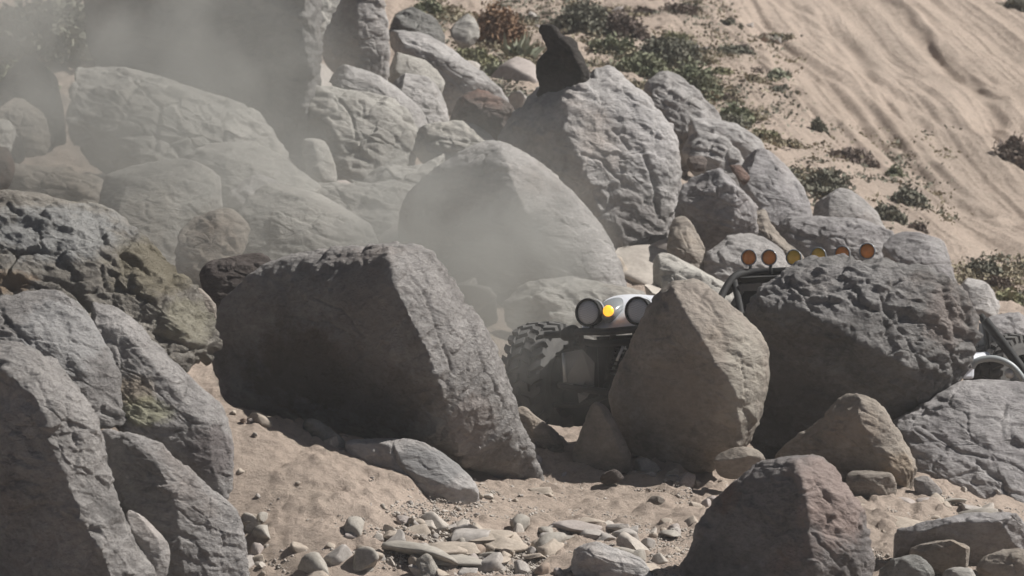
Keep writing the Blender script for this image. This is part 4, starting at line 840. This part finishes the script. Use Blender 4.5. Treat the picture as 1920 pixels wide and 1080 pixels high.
# wheels
def wheel(c, axis, R0=.50, W=.36, name='wheel'):
    X, Y, Z = frame_z(axis); seg = 64
    prof = [(-.5, .56), (-.50, .72), (-.46, .88), (-.38, .955), (-.2, .975), (0, .98), (.2, .975), (.38, .955), (.46, .88), (.50, .72), (.5, .56)]
    V = []; F = []
    for s, rad in prof:
        for j in range(seg): a = 2*math.pi*j/seg; V.append(c+Z*s*W+(X*math.cos(a)+Y*math.sin(a))*rad*R0)
    for i in range(len(prof)-1):
        for j in range(seg): F.append((i*seg+j, i*seg+(j+1) % seg, (i+1)*seg+(j+1) % seg, (i+1)*seg+j))
    w_ = link(name, None, parent=bug, loc=c-ORG)
    geos = [(V, F)]
    lugs = []
    n = 28
    for j in range(n):                                   # chunky staggered tread blocks wrapping onto the shoulders
        for row, (s0, s1, tw, off) in enumerate(((-.52, -.27, .5, 0), (-.24, -.02, -.35, .5), (.02, .24, .35, 0), (.27, .52, -.5, .5))):
            a0 = 2*math.pi*(j+off)/n; da = .58*2*math.pi/n
            vv = []
            for rad in (.93, 1.045):
                shr = 1 if rad < 1 else .86
                for (s, q_) in ((s0, -1), (s1, -1), (s1, 1), (s0, 1)):
                    sm = (s0+s1)/2; s_ = sm+(s-sm)*shr; a = a0+q_*da/2*shr+(s_-sm)*tw; rd = rad-(.05 if abs(s) > .5 else 0)
                    vv.append(c+Z*s_*W+(X*math.cos(a)+Y*math.sin(a))*rd*R0)
            geos.append((vv, [(0, 3, 2, 1), (4, 5, 6, 7), (0, 1, 5, 4), (1, 2, 6, 5), (2, 3, 7, 6), (3, 0, 4, 7)]))
    t_ = part('tyre', 'rubber', w_, geos, c, smooth=False)
    rim = [lathe(c-Z*W*.46, c+Z*W*.46, [(0, .28), (.02, .29), (.1, .26), (.5, .22), (.9, .26), (.98, .29), (1, .28)], 40),
           lathe(c+Z*W*.25, c+Z*W*.42, [(0, .25), (.1, .22), (.4, .10), (.9, .08), (1, .0005)], 24), lathe(c-Z*W*.25, c-Z*W*.42, [(0, .25), (.1, .22), (.4, .10), (.9, .08), (1, .0005)], 24)]
    part('rim', 'black', w_, rim, c, smooth=True)
wheel(P(1022, 722, 43.9), (.90, -.42, .04))
wheel(P(1290, 740, 43.4), (.88, -.47, .02))
wheel(P(1560, 690, 47.2), (.79, -.61, .02))
wheel(P(1885, 712, 45.6), (.79, -.61, .02), R0=.38)
# roof: bar, panel and six lamps
roof = B_('roof_frame', 'black', [tube([P(1345,575,44.2), P(1358,545,44.3), P(1378,518,44.4), P(1405,511,44.5), P(1450,509,44.5), P(1520,506,44.3), P(1640,500,44.1), P(1680,520,44.0)], .032),
   tube([P(1362,548,44.5), P(1385,536,44.6), P(1440,532,44.6), P(1520,530,44.5)], .03), tube([P(1376,526,44.4), P(1420,520,45.3), P(1600,510,45.6)], .03), tube([P(1376,526,44.4), P(1390,600,44.0), P(1380,680,43.8)], .03)])
q = B_('roof_panel', 'black', [prism(plate([(1385,521,44.45),(1640,511,44.1),(1650,518,44.2),(1390,530,44.55)]), 1.0)], smooth=False); q.parent = roof
q = B_('glare_visor', 'alu', [prism(plate([(1372,541,44.3),(1392,533,44.25),(1432,530,44.2),(1428,545,44.25),(1380,546,44.3)]), .02)], smooth=False); q.parent = roof
for (u, v, D, col) in ((1405,482,44.5,'orange'),(1443,482,44.4,'orange'),(1489,482,44.3,'amber'),(1535,478,44.2,'amber'),(1580,475,44.1,'orange'),(1627,470,44.0,'orange')):
    c = P(u, v+1, D); f = np.array([-.35, -.93, .05]); f /= np.linalg.norm(f)
    h = B_('roof_lamp', 'smoke', [lathe(c-f*.085, c+f*.015, [(0, .0005), (.03, .03), (.3, .05), (.8, .066), (1, .070), (1.04, .064), (.98, .060)], 24)])
    l_ = B_('lens', col, [lathe(c+f*.005, c+f*.028, [(0, .061), (.2, .060), (.3, .049), (.4, .048), (.5, .040), (.6, .036), (.75, .024), (.85, .018), (1, .0005)], 24)]); l_.parent = h
    m_ = B_('lamp_bracket', 'black', [tube([c-f*.03-np.array([0, 0, .06]), c-f*.03-np.array([0, 0, .14])], .014)]); m_.parent = h
# cab, side and rear frame mostly behind the round dark boulder
B_('cab', 'black', [prism(plate([(1400,540,44.6),(1640,535,44.4),(1690,700,44.6),(1300,700,43.9)]), 1.3)], smooth=False)
B_('side_panel', 'white', [prism(plate([(1690,600,44.7),(1800,640,45.0),(1828,672,45.1),(1826,710,45.1),(1700,712,44.8)]), .9)], smooth=False, bevel=.02)
B_('rear_fender', 'white', [prism(plate([(1812,668,45.0),(1824,663,45.0),(1852,660,45.2),(1858,665,45.2),(1830,680,45.0)]), .4)], smooth=False, bevel=.01)
B_('rear_tube', 'greytube', [tube([P(1822,690,45.0), P(1832,677,45.0), P(1862,672,45.0), P(1893,683,45.0), P(1915,706,45.0), P(1935,740,45.0)], .028)])
B_('rear_strut', 'black', [tube([P(1846,600,45.2), P(1868,628,45.2), P(1900,670,45.2), P(1940,725,45.1)], .042), tube([P(1838,590,45.3), P(1848,612,45.3), P(1852,660,45.4)], .03)])
B_('rear_side_panel', 'alu', [prism(plate([(1836,604,45.4),(1862,628,45.4),(1880,652,45.4),(1876,668,45.5),(1832,666,45.5)]), .03)], smooth=False)
B_('fuel_cell', 'black', [prism(plate([(1852,655,45.6),(1895,668,45.5),(1925,705,45.5),(1925,760,45.6),(1852,760,45.7)]), .5)], smooth=False, bevel=.02)
B_('tail_lamp', 'steel', [lathe(P(1893,700,45.05), P(1893,700,44.98), [(0,.04),(.8,.045),(1,.0005)], 20)])

# ------------------------------------------------------------------ drifting dust
def dust(name, label, u, v, D, rx, ry, rz, dens, scale, rotz=0, seed=0.0, soft=1.0):
    m = bpy.data.materials.new(name); m.use_nodes = True; n = m.node_tree; n.nodes.clear()
    o_ = n.nodes.new('ShaderNodeOutputMaterial'); pv = n.nodes.new('ShaderNodeVolumePrincipled')
    pv.inputs['Color'].default_value = (.62, .615, .575, 1); pv.inputs['Anisotropy'].default_value = .25
    tc = n.nodes.new('ShaderNodeTexCoord'); mp = n.nodes.new('ShaderNodeMapping'); mp.inputs['Location'].default_value = (seed, seed*1.7, seed*.6)
    mp.inputs['Scale'].default_value = (rx, ry, rz)
    n.links.new(tc.outputs['Object'], mp.inputs[0])
    t = n.nodes.new('ShaderNodeTexNoise'); t.inputs['Scale'].default_value = scale; t.inputs['Detail'].default_value = 6; t.inputs['Distortion'].default_value = 1.2
    n.links.new(mp.outputs[0], t.inputs['Vector'])
    ln = n.nodes.new('ShaderNodeVectorMath'); ln.operation = 'LENGTH'; n.links.new(tc.outputs['Object'], ln.inputs[0])
    def mth(op, a, b, clamp=False):
        q = n.nodes.new('ShaderNodeMath'); q.operation = op; q.use_clamp = clamp
        for k, x in enumerate((a, b)):
            if hasattr(x, 'is_linked'): n.links.new(x, q.inputs[k])
            else: q.inputs[k].default_value = x
        return q.outputs[0]
    fall = mth('SUBTRACT', 1.0, ln.outputs['Value'], True)
    fall = mth('MULTIPLY', fall, 1.9*soft, True)
    nz = mth('MULTIPLY', mth('SUBTRACT', t.outputs[0], .42), 6.0, True)
    dn = mth('MULTIPLY', mth('MULTIPLY', fall, nz), dens)
    n.links.new(dn, pv.inputs['Density']); n.links.new(pv.outputs[0], o_.inputs['Volume'])
    bm = bmesh.new(); bmesh.ops.create_icosphere(bm, subdivisions=4, radius=1.0)
    me = bpy.data.meshes.new(name); bm.to_mesh(me); bm.free()
    o = link(name, me, m, None, P(u, v, D)); o.scale = (rx, ry, rz); o.rotation_euler[2] = rotz
    tag(o, label, kind='stuff')
dust('dust_cloud', 'thick grey dust drifting over the boulders at the upper left', 180, 150, 48.4, 2.7, 2.6, 1.8, .62, .8, seed=3.1)
dust('dust_cloud', 'grey dust plume rising behind the huge slab boulder', 880, 500, 45.4, 1.4, 1.6, 1.2, 1.25, 1.1, seed=8.3)
dust('dust_cloud', 'thin dust hanging low between the rounded boulders', 560, 430, 46.0, 2.2, 1.8, 1.1, .33, 1.0, seed=5.7)
dust('dust_cloud', 'faint dust hanging over the buggy wheel in the gap', 1000, 700, 42.6, .75, .5, .7, .35, 1.6, seed=2.2)
# ------------------------------------------------------------------ gravel on the near sand
def gravel():
    rr = np.random.RandomState(21); n = 11000
    u = np.concatenate([rr.uniform(430, 1300, n), rr.normal(960, 170, n), rr.uniform(1560, 1930, n//3)])
    D = np.concatenate([rr.uniform(37.0, 40.6, n), rr.normal(37.9, .55, n), rr.uniform(38.5, 41, n//3)])
    x = (u-960)*D/FP; keep = fbm(np.stack([x*1.3, D*1.3, x*0], -1), 3) > -.12; x = x[keep]; D = D[keep]; N = len(x)
    s = rr.choice([.006, .008, .011, .016, .024], N, p=[.3, .3, .22, .13, .05]); c = np.stack([x, D, terr(x, D)], -1)
    p = np.stack([x, D, np.zeros(N)], -1); c[:, 2] += 0.055*fbm(p*0.9, 5)+0.05*fbm(p*np.array([3.2, 3.2, 1])+7, 5, .6)
    base = np.array([[1,0,0],[-1,0,0],[0,1,0],[0,-1,0],[0,0,.7],[0,0,-.7]], float); F0 = np.array([[0,2,4],[2,1,4],[1,3,4],[3,0,4],[2,0,5],[1,2,5],[3,1,5],[0,3,5]])
    V = base[None]*rr.uniform(.6, 1.3, (N, 6, 1))*s[:, None, None]; a = rr.uniform(0, 6.28, N); ca = np.cos(a)[:, None]; sa = np.sin(a)[:, None]
    V = np.stack([V[..., 0]*ca-V[..., 1]*sa, V[..., 0]*sa+V[..., 1]*ca, V[..., 2]+V[..., 0]*.3], -1)+c[:, None]
    F = (F0[None]+6*np.arange(N)[:, None, None]).reshape(-1, 3)
    o = link('gravel', mesh_np('gravel', V.reshape(-1, 3), None, F, smooth=False), M['gravel']); tag(o, 'fine gravel spread over the foreground sand', 'gravel', kind='stuff')
def gmat():
    m, n, b = nmat('mixed_gravel'); v = coords(n, seed=False); t = noise(n, v, 12, 4, .8)
    r_ = ramp(n, [(.35, (.16, .14, .125)), (.5, (.33, .29, .25)), (.65, (.46, .42, .37))]); n.links.new(t.outputs[0], r_.inputs[0]); n.links.new(r_.outputs[0], b.inputs['Base Color']); b.inputs['Roughness'].default_value = .95
    return m
M['gravel'] = gmat()
gravel()
dust('dust_cloud', 'pale dust haze spread over the boulders behind the slab boulder', 700, 360, 47.2, 3.0, 2.0, 1.5, .18, .8, seed=11.2)
for i in range(55):
    u = rng.gauss(900, 150); v = rng.uniform(985, 1085)
    x, y = at_ground(u, v, 36.3, 39.5)
    stone(x, y, rng.choice([.06, .08, .10, .13, .17]), rng.choice([0, 1, 2, 3, 4, 6]), '', 'rubble at the bottom centre', sink=.42, name='stone')
for i in range(34):
    u = rng.uniform(940, 1330); v = rng.uniform(790, 905)
    x, y = at_ground(u, v, 39, 43)
    stone(x, y, rng.choice([.03, .05, .07, .10]), rng.choice([0, 1, 3, 5]), '', 'rubble between the big boulders', sink=.35, name='stone')
for line, n_ in (([(430,770),(560,795),(640,830)],16),([(900,930),(1010,925),(1050,900)],26),([(1060,872),(1190,872),(1300,905),(1420,905)],46),([(1560,905),(1700,945),(1800,940),(1900,972)],40),([(1180,1000),(1280,980),(1330,930)],18),([(470,960),(480,1010),(490,1070)],22),([(690,950),(800,985),(900,985)],22),([(1640,990),(1740,975),(1850,965)],20)):
    for i in range(int(n_*.52)):
        t = rng.random()*(len(line)-1); a_, b_ = line[int(t)], line[int(t)+1]; f_ = t-int(t)
        x, y = at_ground(a_[0]*(1-f_)+b_[0]*f_+rng.gauss(0, 5), a_[1]*(1-f_)+b_[1]*f_+abs(rng.gauss(0, 9)), 36.5, 43)
        stone(x, y, rng.choice([.03, .035, .045, .06, .08, .11]), rng.choice([0, 0, 1, 3, 4, 5]), '', 'chips of rock at the feet of the near boulders', sink=.35)
def haze():
    m = bpy.data.materials.new('haze'); m.use_nodes = True; n = m.node_tree; n.nodes.clear()
    o_ = n.nodes.new('ShaderNodeOutputMaterial'); pv = n.nodes.new('ShaderNodeVolumePrincipled')
    pv.inputs['Color'].default_value = (.82, .83, .82, 1); pv.inputs['Density'].default_value = .0009; pv.inputs['Anisotropy'].default_value = .2
    n.links.new(pv.outputs[0], o_.inputs['Volume'])
    zs = [v.co.z for v in bpy.data.objects['ground'].data.vertices]; z0 = min(zs)-1; z1 = max(max(zs), CAMZ)+6
    x0, x1, y0, y1 = -152, 152, -62, 262
    V = [(x, y, z) for z in (z0, z1) for y in (y0, y1) for x in (x0, x1)]
    o = link('haze', mesh_np('haze', V, [(0,2,3,1),(4,5,7,6),(0,1,5,4),(2,6,7,3),(0,4,6,2),(1,3,7,5)], smooth=False), m)
    tag(o, 'thin dusty haze filling the air', kind='stuff')
haze()
for i in range(30):
    u, v = rng.choice([(rng.gauss(860, 110), rng.uniform(985, 1075)), (rng.uniform(1000, 1280), rng.uniform(930, 1075)), (rng.uniform(1600, 1880), rng.uniform(935, 990))])
    x, y = at_ground(u, v, 36.3, 42)
    o = stone(x, y, rng.choice([.12, .16, .20, .26]), rng.choice([0, 1, 2, 3, 0]), '', 'flat slabs half buried in the sand', sink=.5)
    o.scale[2] *= .42; o.rotation_euler[0] *= .4; o.rotation_euler[1] *= .4; o.location.z += o.scale[2]*.3
